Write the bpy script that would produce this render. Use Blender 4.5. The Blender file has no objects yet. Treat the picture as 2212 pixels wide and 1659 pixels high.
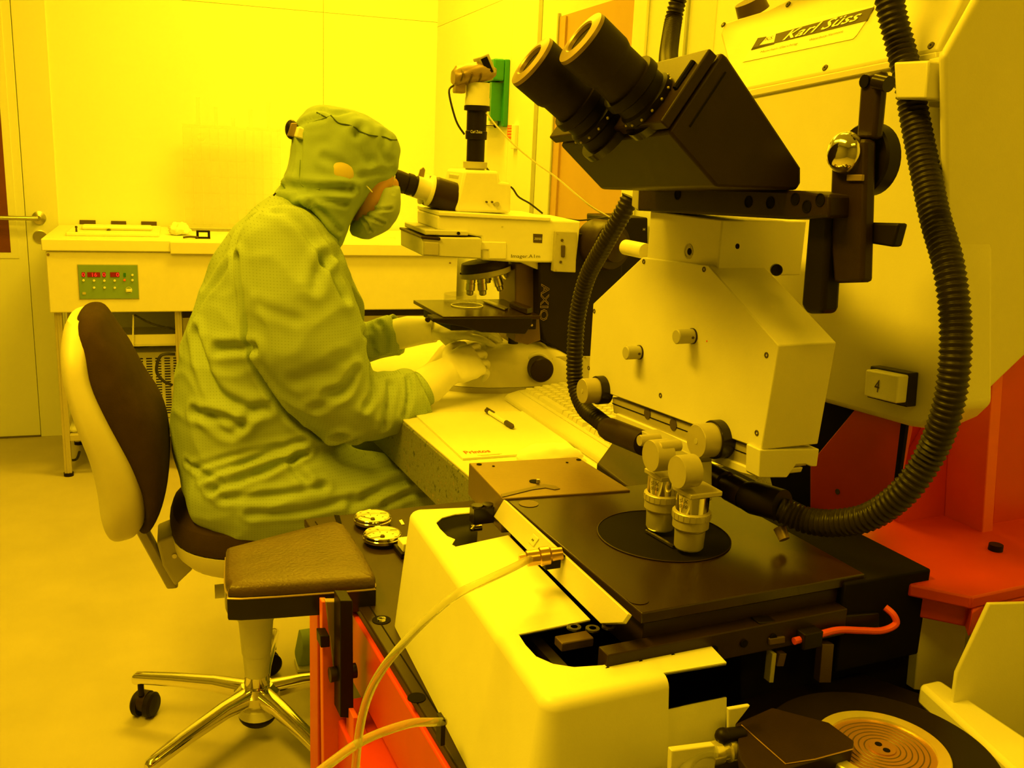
import bpy, bmesh, math, random
import numpy as np
from mathutils import Vector, Matrix, noise
from mathutils.bvhtree import BVHTree
random.seed(3)
SC = bpy.context.scene
COL = SC.collection

# ------------------------------------------------------------------ camera
FPX, CX, CY, EYE = 2100.0, 1106.0, 829.5, 1.3
CAM = Vector((0, 0, EYE))
_up = Vector((396, 8760, -2100)).normalized()
_yd = Vector((-726, 540, 2100)); _yd = (_yd - _up * _yd.dot(_up)).normalized()
_xd = _yd.cross(_up)
if _xd.x < 0: _xd = -_xd
RX = Vector((_xd.x, _yd.x, _up.x)); RU = Vector((_xd.y, _yd.y, _up.y)); RF = Vector((_xd.z, _yd.z, _up.z))
cd = bpy.data.cameras.new('camera'); cam = bpy.data.objects.new('camera', cd); COL.objects.link(cam)
cd.sensor_fit = 'HORIZONTAL'; cd.sensor_width = 36.0; cd.lens = 36.0 * FPX / 2212.0
cd.clip_start = 0.02; cd.clip_end = 50
cam.matrix_world = Matrix(((RX.x, RU.x, -RF.x, 0), (RX.y, RU.y, -RF.y, 0), (RX.z, RU.z, -RF.z, EYE), (0, 0, 0, 1)))
SC.camera = cam

# ------------------------------------------------------------------ light
LC = (1.0, 0.585, 0.006)
SC.view_settings.view_transform = 'Standard'; SC.view_settings.look = 'None'
SC.view_settings.gamma = 1.0; SC.view_settings.use_curve_mapping = False
SC.view_settings.exposure = 0.0
SC.cycles.transparent_max_bounces = 48
wd = bpy.data.worlds.new('world'); SC.world = wd; wd.use_nodes = True
bg = wd.node_tree.nodes['Background']; bg.inputs[0].default_value = (*LC, 1); bg.inputs[1].default_value = 0.25
CEIL = 2.75
# ceiling fluorescent fittings and one added fill light (the lamp itself; its housing is built further down)
LAMPS = [(0.62, 3.30, 0.9, 0.35, 50), (-0.75, 2.2, 0.4, 1.4, 17), (-0.70, 0.95, 0.4, 1.1, 64), (0.72, 1.75, 0.3, 0.9, 8), (0.15, -0.75, 0.9, 0.3, 9)]  # last entry is an added fill behind the viewer, brightening the housing side
for i, (lx, ly, sx, sy, pw) in enumerate(LAMPS):
    ld = bpy.data.lights.new('ceiling_tube_light', 'AREA'); ld.shape = 'RECTANGLE'
    ld.size = sx; ld.size_y = sy; ld.energy = pw; ld.color = LC
    lo = bpy.data.objects.new('ceiling_tube_light', ld); COL.objects.link(lo)
    lo.location = (lx, ly, CEIL - 0.075)

# ------------------------------------------------------------------ pixel -> room helpers
def ray(px, py): return RX * (px - CX) + RU * (CY - py) + RF * FPX
def on(px, py, p0, n):
    r = ray(px, py); p0 = Vector(p0); n = Vector(n)
    return CAM + r * ((p0 - CAM).dot(n) / r.dot(n))
def az(px, py, z): return on(px, py, (0, 0, z), (0, 0, 1))
def ay(px, py, y): return on(px, py, (0, y, 0), (0, 1, 0))
def ax(px, py, x): return on(px, py, (x, 0, 0), (1, 0, 0))
_a = math.radians(5.5)
U = Vector((math.cos(_a), math.sin(_a), 0)); V = Vector((-math.sin(_a), math.cos(_a), 0)); Z = Vector((0, 0, 1))
X = Vector((1, 0, 0)); Y = Vector((0, 1, 0))
def W(u, v, z): return U * u + V * v + Z * z
def au(px, py, u): return on(px, py, U * u, U)
def av(px, py, v): return on(px, py, V * v, V)
def uv(p): return (p.dot(U), p.dot(V), p.z)

# ------------------------------------------------------------------ materials
MT = {}
def mat(name, col, rough=0.5, metal=0.0, var=0.04, scale=30, bump=0.0, bscale=200, coat=0.0, emit=None, trans=0.0, spec=0.5, alpha=1.0, ior=1.45):
    m = bpy.data.materials.new(name); m.use_nodes = True; nt = m.node_tree; N = nt.nodes; L = nt.links
    b = N['Principled BSDF']
    b.inputs['Roughness'].default_value = rough; b.inputs['Metallic'].default_value = metal
    b.inputs['Specular IOR Level'].default_value = spec; b.inputs['Coat Weight'].default_value = coat
    b.inputs['Transmission Weight'].default_value = trans; b.inputs['Alpha'].default_value = alpha; b.inputs['IOR'].default_value = ior
    tc = N.new('ShaderNodeTexCoord')
    nz = N.new('ShaderNodeTexNoise'); nz.inputs['Scale'].default_value = scale; nz.inputs['Detail'].default_value = 4
    L.new(tc.outputs['Object'], nz.inputs['Vector'])
    mr = N.new('ShaderNodeMapRange'); mr.inputs[1].default_value = 0.3; mr.inputs[2].default_value = 0.7
    mr.inputs[3].default_value = 1 - var; mr.inputs[4].default_value = 1 + var
    L.new(nz.outputs['Fac'], mr.inputs[0])
    mx = N.new('ShaderNodeMix'); mx.data_type = 'RGBA'; mx.blend_type = 'MULTIPLY'; mx.inputs[0].default_value = 1
    mx.inputs[6].default_value = (*col, 1)
    L.new(mr.outputs[0], mx.inputs[7]); L.new(mx.outputs[2], b.inputs['Base Color'])
    if bump:
        n2 = N.new('ShaderNodeTexNoise'); n2.inputs['Scale'].default_value = bscale; n2.inputs['Detail'].default_value = 3
        L.new(tc.outputs['Object'], n2.inputs['Vector'])
        bp = N.new('ShaderNodeBump'); bp.inputs['Strength'].default_value = bump; bp.inputs['Distance'].default_value = 0.002
        L.new(n2.outputs['Fac'], bp.inputs['Height']); L.new(bp.outputs['Normal'], b.inputs['Normal'])
    if emit:
        b.inputs['Emission Color'].default_value = (*emit[0], 1); b.inputs['Emission Strength'].default_value = emit[1]
    MT[name] = m; return m
mat('wall', (0.86, 0.88, 0.85), 0.45, var=0.012, scale=3)
mat('wall_joint', (0.42, 0.44, 0.42), 0.6)
mat('door', (0.74, 0.77, 0.74), 0.4, var=0.01, scale=3)
mat('ceiling', (0.6, 0.6, 0.58), 0.7)
mat('wall_grey', (0.20, 0.19, 0.18), 0.6)
mat('floor', (0.47, 0.43, 0.38), 0.42, var=0.07, scale=5)
mat('kick', (0.12, 0.1, 0.09), 0.6)
mat('steel', (0.62, 0.6, 0.56), 0.3, 1.0, bump=0.05)
mat('alu', (0.50, 0.46, 0.41), 0.38, 0.35)
mat('chrome', (0.85, 0.82, 0.8), 0.08, 1.0, var=0.01)
mat('brushed', (0.30, 0.22, 0.18), 0.40, 0.35, bump=0.04)
mat('white', (0.8, 0.8, 0.76), 0.4, var=0.015, bump=0.04, bscale=700)
mat('cream', (0.74, 0.72, 0.66), 0.42, var=0.015, bump=0.05, bscale=700)
mat('grey_paint', (0.44, 0.42, 0.4), 0.45)
mat('lightgrey', (0.6, 0.6, 0.56), 0.4)
mat('black', (0.010, 0.006, 0.005), 0.45, var=0.1, spec=0.2)
mat('black_gloss', (0.015, 0.010, 0.009), 0.22, var=0.1, spec=0.4)
mat('black_metal', (0.024, 0.0125, 0.010), 0.42, var=0.15, bump=0.05, bscale=900, spec=0.25)
mat('anod', (0.022, 0.011, 0.009), 0.25, 0.0, var=0.12, scale=12, spec=0.45)
mat('eyerubber', (0.020, 0.012, 0.010), 0.6, bump=0.1, spec=0.3)
mat('brown_plate', (0.11, 0.07, 0.06), 0.4, 0.2)
mat('red', (0.62, 0.05, 0.04), 0.4, var=0.03)
mat('red_lit', (0.8, 0.13, 0.05), 0.42, var=0.03)  # red frame paint turned orange: light catching it put into the colour
mat('wood', (0.52, 0.33, 0.2), 0.45, var=0.05, scale=6)
mat('darkglass', (0.16, 0.05, 0.03), 0.15)
mat('suit', (0.34, 0.44, 0.31), 0.85, var=0.05, scale=8, bump=0.1, bscale=350, spec=0.2)
mat('hood', (0.29, 0.40, 0.30), 0.85, var=0.05, scale=8, bump=0.1, bscale=350, spec=0.2)
mat('mask', (0.33, 0.42, 0.34), 0.8, var=0.05, scale=25, bump=0.12, bscale=250)
mat('skin', (0.58, 0.33, 0.22), 0.55, var=0.06)
mat('glove', (0.78, 0.78, 0.74), 0.5, var=0.03, scale=25, bump=0.05)
mat('shoe', (0.6, 0.56, 0.5), 0.6)
mat('seam', (0.05, 0.08, 0.07), 0.9)
mat('fabric', (0.042, 0.024, 0.019), 0.95, var=0.12, bump=0.25, bscale=500, spec=0.15)
mat('leather', (0.07, 0.042, 0.032), 0.42, var=0.15, bump=0.3, bscale=260)
mat('shell', (0.66, 0.63, 0.56), 0.45, var=0.015)
mat('paper', (0.74, 0.77, 0.72), 0.6, var=0.01)
mat('tissue', (0.9, 0.9, 0.88), 0.9)
mat('print_red', (0.8, 0.12, 0.03), 0.6)
mat('print_dark', (0.07, 0.05, 0.05), 0.6)
mat('print_light', (0.78, 0.78, 0.74), 0.5)
mat('led', (0.3, 0.01, 0.01), 0.3, emit=((1, 0.02, 0.01), 1.6))
mat('led_bg', (0.22, 0.01, 0.015), 0.3)
mat('panel_green', (0.18, 0.30, 0.20), 0.5)
mat('button', (0.75, 0.75, 0.6), 0.5)
mat('green', (0.03, 0.26, 0.11), 0.4)
mat('green_led', (0.02, 0.16, 0.04), 0.4)
mat('keys', (0.62, 0.61, 0.54), 0.5, var=0.01)
mat('glass', (0.95, 0.97, 0.95), 0.02, trans=1.0, var=0.0, ior=1.3)
mat('tube_clear', (0.86, 0.86, 0.78), 0.10, trans=0.72, var=0.02, ior=1.18, alpha=0.8)
mat('bronze', (0.20, 0.135, 0.10), 0.36, 0.4, bump=0.04)
mat('acrylic', (0.7, 0.7, 0.64), 0.1, var=0.0, alpha=0.07)
mat('acrylic_edge', (0.8, 0.8, 0.74), 0.2, var=0.0, alpha=0.16)
mat('satin', (0.62, 0.58, 0.52), 0.3, 0.6)
mat('ring_white', (0.85, 0.85, 0.78), 0.3)
mat('brass', (0.62, 0.40, 0.22), 0.3, 1.0)
mat('gold', (0.85, 0.78, 0.5), 0.2, 0.6)
mat('ear_skin', (0.58, 0.48, 0.28), 0.6)
mat('copper', (0.50, 0.27, 0.14), 0.4, 0.7)
mat('hose', (0.020, 0.014, 0.009), 0.42, spec=0.3)
mat('cable_black', (0.02, 0.018, 0.018), 0.5)
mat('cable_white', (0.75, 0.74, 0.68), 0.5)
mat('cable_red', (0.7, 0.07, 0.04), 0.4)
mat('lens', (0.05, 0.035, 0.03), 0.05, coat=0.6)
mat('dark', (0.006, 0.004, 0.004), 0.8, spec=0.12)
mat('lamp_diffuser', (0.9, 0.9, 0.9), 0.5, emit=(LC, 3.0))

def grid_suit(name):
    m = MT[name]; nt = m.node_tree; N = nt.nodes; L = nt.links; b = N['Principled BSDF']
    src = b.inputs['Base Color'].links[0].from_socket
    geo = N.new('ShaderNodeNewGeometry'); sp = N.new('ShaderNodeSeparateXYZ'); L.new(geo.outputs['Position'], sp.inputs[0])
    outs = []
    for k in (0, 1, 2):
        a = N.new('ShaderNodeMath'); a.operation = 'MULTIPLY'; a.inputs[1].default_value = 180.0; L.new(sp.outputs[k], a.inputs[0])
        f = N.new('ShaderNodeMath'); f.operation = 'FRACT'; L.new(a.outputs[0], f.inputs[0])
        g = N.new('ShaderNodeMath'); g.operation = 'LESS_THAN'; g.inputs[1].default_value = 0.22; L.new(f.outputs[0], g.inputs[0])
        outs.append(g)
    mu = N.new('ShaderNodeMath'); mu.operation = 'MULTIPLY'; L.new(outs[0].outputs[0], mu.inputs[0]); L.new(outs[2].outputs[0], mu.inputs[1])
    mx = N.new('ShaderNodeMix'); mx.data_type = 'RGBA'; mx.blend_type = 'MULTIPLY'; mx.inputs[7].default_value = (0.6, 0.6, 0.6, 1)
    L.new(mu.outputs[0], mx.inputs[0]); L.new(src, mx.inputs[6]); L.new(mx.outputs[2], b.inputs['Base Color'])
grid_suit('suit')
def granite():
    m = mat('granite', (0.3, 0.27, 0.24), 0.35); nt = m.node_tree; N = nt.nodes; L = nt.links; b = N['Principled BSDF']
    tc = N.new('ShaderNodeTexCoord'); v = N.new('ShaderNodeTexNoise'); v.inputs['Scale'].default_value = 85; v.inputs['Detail'].default_value = 6
    v.inputs['Roughness'].default_value = 0.8
    L.new(tc.outputs['Object'], v.inputs['Vector'])
    cr = N.new('ShaderNodeValToRGB'); e = cr.color_ramp.elements
    e[0].position = 0.36; e[0].color = (0.02, 0.03, 0.03, 1); e[1].position = 0.66; e[1].color = (0.42, 0.30, 0.22, 1)
    k = e.new(0.48); k.color = (0.26, 0.27, 0.22, 1); k = e.new(0.56); k.color = (0.13, 0.15, 0.12, 1)
    L.new(v.outputs['Fac'], cr.inputs[0]); L.new(cr.outputs[0], b.inputs['Base Color'])
granite()

# ------------------------------------------------------------------ object helpers
def root_of(o):
    while o.parent: o = o.parent
    return o
def tag(o, label=None, cat=None, group=None, kind=None):
    if label: o['label'] = label
    if cat: o['category'] = cat
    if group: o['group'] = group
    if kind: o['kind'] = kind
    return o
def thing(name, label, cat, loc, group=None):
    o = bpy.data.objects.new(name, None); COL.objects.link(o); o.location = loc; o.empty_display_size = 0.05
    tag(o, label, cat, group); o['_o'] = 1; del o['_o']
    ORG[o.name] = Vector(loc); return o
ORG = {}
def dense(secs, k=4):
    """smooth in-between sections for a loft"""
    A = spline([s[0] for s in secs], k); B = spline([s[1] for s in secs], k); D = spline([s[2] for s in secs], k)
    return list(zip(A, B, D))
class G:
    def __init__(s): s.v = []; s.f = []
    def add(s, vs, fs):
        n = len(s.v); s.v += [Vector(p) for p in vs]; s.f += [tuple(i + n for i in f) for f in fs]; return s
    def prism(s, pts, vec):
        """polygon pts extruded by vec"""
        vec = Vector(vec); n = len(pts); pts = [Vector(p) for p in pts]
        nn = Vector((0, 0, 0))
        for i in range(n): nn += pts[i].cross(pts[(i + 1) % n])
        if nn.dot(vec) > 0: pts = pts[::-1]
        vs = pts + [p + vec for p in pts]
        fs = [tuple(range(n)), tuple(range(2 * n - 1, n - 1, -1))]
        fs += [(i, i + n, (i + 1) % n + n, (i + 1) % n)[::1] for i in range(n)]
        return s.add(vs, fs)
    def box(s, c, a, b, d):
        """centre c, full edge vectors a b d"""
        c = Vector(c); a = Vector(a) / 2; b = Vector(b) / 2; d = Vector(d) / 2
        return s.prism([c - a - b - d, c + a - b - d, c + a + b - d, c - a + b - d], d * 2)
    def mbox(s, u0, u1, v0, v1, z0, z1):
        return s.box(W((u0 + u1) / 2, (v0 + v1) / 2, (z0 + z1) / 2), U * (u1 - u0), V * (v1 - v0), Z * (z1 - z0))
    def rbox(s, x0, x1, y0, y1, z0, z1):
        return s.box(((x0 + x1) / 2, (y0 + y1) / 2, (z0 + z1) / 2), X * (x1 - x0), Y * (y1 - y0), Z * (z1 - z0))
    def rings(s, rings, cap=True, closed=False):
        n = len(rings[0]); vs = [p for r in rings for p in r]; fs = []
        m = len(rings)
        for j in range(m if closed else m - 1):
            j2 = (j + 1) % m
            for i in range(n):
                fs.append((j * n + i, j * n + (i + 1) % n, j2 * n + (i + 1) % n, j2 * n + i))
        if cap and not closed:
            fs.append(tuple(range(n - 1, -1, -1))); fs.append(tuple(range((m - 1) * n, m * n)))
        return s.add(vs, fs)
    def lathe(s, p, axis, prof, n=32, cap=True):
        """prof: list of (distance along axis, radius)"""
        p = Vector(p); a = Vector(axis).normalized(); t = a.orthogonal().normalized(); w = a.cross(t)
        R = []
        for d, r in prof:
            r = max(r, 1e-5)
            R.append([p + a * d + (t * math.cos(2 * math.pi * i / n) + w * math.sin(2 * math.pi * i / n)) * r for i in range(n)])
        return s.rings(R, cap)
    def cyl(s, p0, p1, r0, r1=None, n=24):
        p0 = Vector(p0); p1 = Vector(p1); d = (p1 - p0)
        return s.lathe(p0, d, [(0, r0), (d.length, r0 if r1 is None else r1)], n)
    def tube(s, pts, r, n=10, sub=6, rf=None):
        P = spline(pts, sub); R = []; t = None
        for i, p in enumerate(P):
            d = (P[min(i + 1, len(P) - 1)] - P[max(i - 1, 0)]).normalized()
            if t is None: t = d.orthogonal().normalized()
            t = (t - d * t.dot(d)).normalized(); w = d.cross(t)
            rr = rf(i, len(P)) if rf else r
            R.append([p + (t * math.cos(2 * math.pi * k / n) + w * math.sin(2 * math.pi * k / n)) * rr for k in range(n)])
        return s.rings(R)
    def ell(s, c, a, b, d, n=20, m=12):
        c = Vector(c); a = Vector(a); b = Vector(b); d = Vector(d); R = []
        for j in range(m + 1):
            ph = -math.pi / 2 + math.pi * j / m; cr = max(math.cos(ph), 1e-3)
            R.append([c + d * math.sin(ph) + (a * math.cos(2 * math.pi * i / n) + b * math.sin(2 * math.pi * i / n)) * cr for i in range(n)])
        return s.rings(R)
    def loft(s, secs, n=28, pw=2.0):
        """secs: (centre, half-axis a, half-axis b) super-elliptic sections"""
        R = []
        for c, a, b in secs:
            c = Vector(c); a = Vector(a); b = Vector(b); r = []
            for i in range(n):
                th = 2 * math.pi * i / n; ct, st = math.cos(th), math.sin(th)
                e = 2.0 / pw
                r.append(c + a * (math.copysign(abs(ct) ** e, ct)) + b * (math.copysign(abs(st) ** e, st)))
            R.append(r)
        return s.rings(R)
    def build(s, name, m, parent=None, bevel=0, seg=2, angle=35, label=None, fix=True):
        o0 = Vector((0, 0, 0))
        if parent is not None: o0 = ORG[root_of(parent).name]
        else:
            lo = Vector([min(p[k] for p in s.v) for k in range(3)]); hi = Vector([max(p[k] for p in s.v) for k in range(3)])
            o0 = Vector(((lo.x + hi.x) / 2, (lo.y + hi.y) / 2, lo.z))
        me = bpy.data.meshes.new(name)
        me.from_pydata([tuple(p - o0) for p in s.v], [], s.f); me.validate()
        if fix:
            bm = bmesh.new(); bm.from_mesh(me); bmesh.ops.recalc_face_normals(bm, faces=bm.faces); bm.to_mesh(me); bm.free()
        me.materials.append(MT[m] if isinstance(m, str) else m)
        for p in me.polygons: p.use_smooth = True
        me.set_sharp_from_angle(angle=math.radians(angle))
        o = bpy.data.objects.new(name, me); COL.objects.link(o)
        if parent is None: o.location = o0; ORG[o.name] = o0
        else: o.parent = parent
        if bevel:
            b = o.modifiers.new('bevel', 'BEVEL'); b.width = bevel; b.segments = seg; b.limit_method = 'ANGLE'; b.angle_limit = math.radians(40)
            b.harden_normals = False
        wn = o.modifiers.new('normals', 'WEIGHTED_NORMAL'); wn.keep_sharp = True; wn.weight = 80
        if label: o['label'] = label
        return o
def spline(pts, sub=6):
    P = [Vector(p) for p in pts]
    if len(P) < 3 or sub <= 1: return P
    out = []
    for i in range(len(P) - 1):
        a = P[max(i - 1, 0)]; b = P[i]; c = P[i + 1]; d = P[min(i + 2, len(P) - 1)]
        for k in range(sub):
            t = k / sub; out.append(0.5 * ((2 * b) + (-a + c) * t + (2 * a - 5 * b + 4 * c - d) * t * t + (-a + 3 * b - 3 * c + d) * t ** 3))
    out.append(P[-1]); return out
def text(s, name, origin, xd, yd, width, m, parent, height=None, ext=0.0002, shear=0.0, outline=False, bold=0.0):
    """flat lettering laid on a surface; origin = lower left corner"""
    c = bpy.data.curves.new(name, 'FONT'); c.body = s; c.size = 1; c.shear = shear; c.resolution_u = 2; c.offset = bold
    if outline: c.fill_mode = 'NONE'; c.bevel_depth = 0.018; c.bevel_resolution = 0
    o = bpy.data.objects.new(name, c); COL.objects.link(o)
    dg = bpy.context.evaluated_depsgraph_get(); me = bpy.data.meshes.new_from_object(o.evaluated_get(dg))
    bpy.data.objects.remove(o); 
    co = np.array([v.co[:] for v in me.vertices]); lo = co.min(0); hi = co.max(0)
    sx = width / (hi[0] - lo[0]); sy = (height / (hi[1] - lo[1])) if height else sx
    xd = Vector(xd).normalized(); yd = Vector(yd).normalized(); nd = xd.cross(yd)
    o0 = ORG[root_of(parent).name]
    for v in me.vertices:
        p = Vector(origin) + xd * (v.co.x - lo[0]) * sx + yd * (v.co.y - lo[1]) * sy + nd * (0.0003 + v.co.z * sx * (1 if outline else 0))
        v.co = p - o0
    me.materials.clear(); me.materials.append(MT[m])
    o = bpy.data.objects.new(name, me); COL.objects.link(o); o.parent = parent
    return o
def remeshed(g, voxel, smooth=4):
    me = bpy.data.meshes.new('tmp'); me.from_pydata([tuple(p) for p in g.v], [], g.f); me.validate()
    bm = bmesh.new(); bm.from_mesh(me); bmesh.ops.recalc_face_normals(bm, faces=bm.faces); bm.to_mesh(me); bm.free()
    o = bpy.data.objects.new('tmp', me); COL.objects.link(o)
    r = o.modifiers.new('r', 'REMESH'); r.mode = 'VOXEL'; r.voxel_size = voxel; r.adaptivity = 0
    if smooth:
        sm = o.modifiers.new('s', 'SMOOTH'); sm.factor = 0.5; sm.iterations = smooth
    dg = bpy.context.evaluated_depsgraph_get(); out = bpy.data.meshes.new_from_object(o.evaluated_get(dg))
    bpy.data.objects.remove(o); bpy.data.meshes.remove(me)
    return out
def link_mesh(me, name, m, parent, label=None):
    o0 = ORG[root_of(parent).name]
    me.transform(Matrix.Translation(-o0)); me.name = name
    me.materials.clear(); me.materials.append(MT[m])
    for p in me.polygons: p.use_smooth = True
    o = bpy.data.objects.new(name, me); COL.objects.link(o); o.parent = parent
    if label: o['label'] = label
    return o
def copy_tree(o, parent=None, off=None):
    c = o.copy(); COL.objects.link(c); c.parent = parent
    if off is not None: c.location = o.location + Vector(off)
    for ch in list(o.children): copy_tree(ch, c)
    return c
# ================================================================== SETTING
WY, WX = 4.495, 1.129
XL, YB = -2.3, -1.6
def struct(o): o['kind'] = 'structure'; return o
struct(G().rbox(XL - .1, WX + .12, YB - .1, WY + .12, -0.06, 0).build('floor', 'floor'))
struct(G().rbox(XL - .1, WX + .12, YB - .1, WY + .12, CEIL, CEIL + .08).build('ceiling', 'ceiling'))
struct(G().rbox(XL - .1, XL, YB, WY, 0, CEIL).build('wall_left', 'wall_grey'))
struct(G().rbox(XL, WX, YB - .1, YB, 0, CEIL).build('wall_rear', 'wall_grey'))
wb = struct(G().rbox(XL, WX, WY + .012, WY + .1, 0, CEIL).build('wall_back', 'wall_joint'))
ORG[wb.name] = wb.location.copy()
zj = 1.845
DL = -1.42; DR = -0.475                                   # left door opening
xs = [(XL, DL), (DR, 0.62), (0.6215, WX)]
for a, b in xs:
    for z0, z1 in ((0.0, zj), (zj + .0015, CEIL)):
        G().rbox(a, b, WY, WY + .012, z0, z1).build('wall_panel', 'wall', wb)
G().rbox(DL, DR, WY, WY + .012, 2.05, CEIL).build('wall_panel', 'wall', wb)
wr = struct(G().rbox(WX + .012, WX + .1, YB, WY + .1, 0, CEIL).build('wall_right', 'wall_joint'))
for a, b in ((3.42, WY), (3.15, 3.418), (YB, 2.0)):
    for z0, z1 in ((0.0, zj - .02), (zj - .018, CEIL)):
        G().rbox(WX, WX + .012, a, b, z0, z1).build('wall_panel', 'wall', wr)
G().rbox(WX, WX + .012, 2.0, 3.15, 2.05, CEIL).build('wall_panel', 'wall', wr)
struct(G().rbox(WX - .003, WX + .008, 3.112, 3.148, 0, 2.05).build('trim_1', 'wall_joint', None))
struct(G().rbox(-0.60, -0.475, WY - .004, WY + .006, 0, 2.05).build('trim_2', 'door', None, bevel=.002))
struct(G().rbox(DR, WX, WY - .006, WY, 0, .012).build('baseboard_back', 'kick'))
# left door
d = struct(G().rbox(DL, -0.602, WY - .002, WY + .01, 0.006, 2.05).build('door_1', 'door', bevel=.002))
G().rbox(-1.25, -0.664, WY - .006, WY - .002, .80, 1.52).build('window_pane', 'darkglass', d)
g = G().rbox(-1.27, -0.634, WY - .005, WY - .002, .775, 1.78); g.build('window_frame', 'door', d, bevel=.001)
hp = ay(85, 470, WY)
g = G().lathe(hp + Vector((0, -.002, 0)), -Y, [(0, .027), (.008, .027), (.01, .02), (.012, .011), (.045, .011)], 24)
g.tube([hp + Vector((0, -.045, 0)), hp + Vector((-.03, -.047, 0)), hp + Vector((-.15, -.047, 0))], .0095, 12, 3)
g.build('door_handle', 'steel', d)
G().lathe(ay(87, 511, WY) + Vector((0, -.002, 0)), -Y, [(0, .027), (.006, .027), (.008, .022)], 24).build('key_escutcheon', 'steel', d)
G().rbox(DL, -0.602, WY - .006, WY - .002, 0.0, 0.008).build('door_sweep', 'kick', d)
# right door with its orange wood leaf
d2 = struct(G().rbox(WX - .002, WX + .012, 2.0, 3.11, .006, 2.05).build('door_2', 'door', bevel=.002))
G().rbox(WX - .006, WX - .002, 2.41, 2.945, .3, 1.705).build('door_leaf', 'wood', d2)
g = G().rbox(WX - .012, WX - .003, 2.88, 2.90, .3, 1.70)
g.build('leaf_strip', 'wood', d2)
G().rbox(WX - .010, WX - .002, 2.945, 2.955, .3, 1.715).build('leaf_edge', 'wall_joint', d2)
G().rbox(WX - .010, WX - .002, 2.33, 2.41, .3, 2.05).build('frame_strip', 'white', d2, bevel=.003)
G().rbox(WX - .008, WX - .002, 2.12, 2.13, .3, 2.05).build('frame_joint', 'wall_joint', d2)

# ceiling fittings
for i, (lx, ly, sx, sy, pw) in enumerate(LAMPS):
    t = thing('ceiling_light', ['wide ceiling light above the microscope bench', 'long ceiling light above the swivel chair', 'long ceiling light behind the armrest, near the viewer', 'small ceiling light above the big aligner', 'wide fill light added behind the viewer to brighten the housing'][i], 'light', (lx, ly, CEIL - .07), 'yellow ceiling lights')
    g = G()
    for a, b in ((-1, 0), (1, 0)): g.box((lx + a * (sx / 2 + .02), ly, CEIL - .036), X * .04, Y * (sy + .08), Z * .07)
    for b in (-1, 1): g.box((lx, ly + b * (sy / 2 + .02), CEIL - .036), X * sx, Y * .04, Z * .07)
    g.build('frame', 'white', t)
    G().box((lx, ly, CEIL - .03), X * sx, Y * sy, Z * .01).build('diffuser', 'lamp_diffuser', t)

# ================================================================== WET BENCH / HOTPLATE BENCH (back)
BY = 3.895
t = thing('bench', 'long white processing bench against the back wall with a small display panel', 'bench', (0.3, 4.15, 0))
bx0, bx1 = -0.475, 1.089
G().rbox(bx0 + .012, bx1, BY, WY - .02, .645, .872).build('cabinet_body', 'cream', t, bevel=.004)
G().rbox(bx0, bx1 + .005, BY - .012, WY - .02, .874, .918).build('bench_top', 'white', t, bevel=.004)
g = G().rbox(-.035, bx1 + .01, BY - .018, BY - .010, .868, .912); g.build('drip_edge', 'cream', t, bevel=.002)
G().cyl(ay(104, 550, BY), ay(104, 550, BY) - Y * .003, .005, n=12).build('screw', 'brushed', t)
G().cyl(ay(972, 568, BY), ay(972, 568, BY) - Y * .003, .004, n=12).build('screw', 'brushed', t)
# control panel
pa = ay(168, 572, BY); pb = ay(300, 645, BY)
cp = G().rbox(pa.x, pb.x, BY - .004, BY, pb.z, pa.z).build('control_panel', 'panel_green', t, bevel=.001)
G().rbox(pa.x - .002, pb.x + .002, BY - .002, BY, pb.z - .002, pa.z + .002).build('panel_rim', 'alu', t)
def q(zx, zy, y=BY - .005): return ay(150 + zx / 13.01, 555 + zy / 13.01, y)
def rect(g, x0, y0, x1, y1, y=BY - .0045, th=.0015):
    a = q(x0, y0, y); b = q(x1, y1, y); return g.rbox(a.x, b.x, y - th, y, b.z, a.z)
for (x0, x1) in ((340, 440), (500, 870), (925, 1020), (1140, 1405)):
    rect(G(), x0, 430, x1, 565).build('display_window', 'led_bg', cp)
for s_, x0, x1 in (('0', 350, 430), ('16', 640, 770), ('0', 930, 1010), ('0', 1315, 1395)):
    a = q(x0, 555, BY - .0065); b = q(x1, 445, BY - .0065)
    text(s_, 'digits', a, X, Z, b.x - a.x, 'led', cp, b.z - a.z)
for (x, y) in ((395, 660), (690, 665), (980, 670), (1270, 668), (1770, 510), (1770, 655), (695, 865), (988, 865), (1275, 868)):
    c = q(x, y); G().lathe(c, -Y, [(0, .0044), (.002, .0044), (.003, .0036)], 14).build('button', 'button', cp)
c = q(1548, 650); G().lathe(c, -Y, [(0, .0044), (.002, .0044), (.003, .0036)], 14).build('button', 'print_red', cp, label='red round button')
rect(G(), 1515, 450, 1590, 560).build('indicator', 'green_led', cp)
rect(G(), 365, 990, 465, 1055).build('badge', 'gold', cp)
rect(G(), 1590, 895, 1755, 980, th=.003).build('dial_grip', 'button', cp, bevel=.001)
c = q(1670, 935); R = []
for k in range(28):
    a = 2 * math.pi * k / 28; R.append([c + Vector((math.cos(a), 0, math.sin(a))) * (.0115 + .0006 * math.cos(b_)) + Y * .0006 * math.sin(b_) for b_ in (0, 2.1, 4.2)])
G().rings(R, closed=True).build('dial_ring', 'button', cp)
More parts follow.
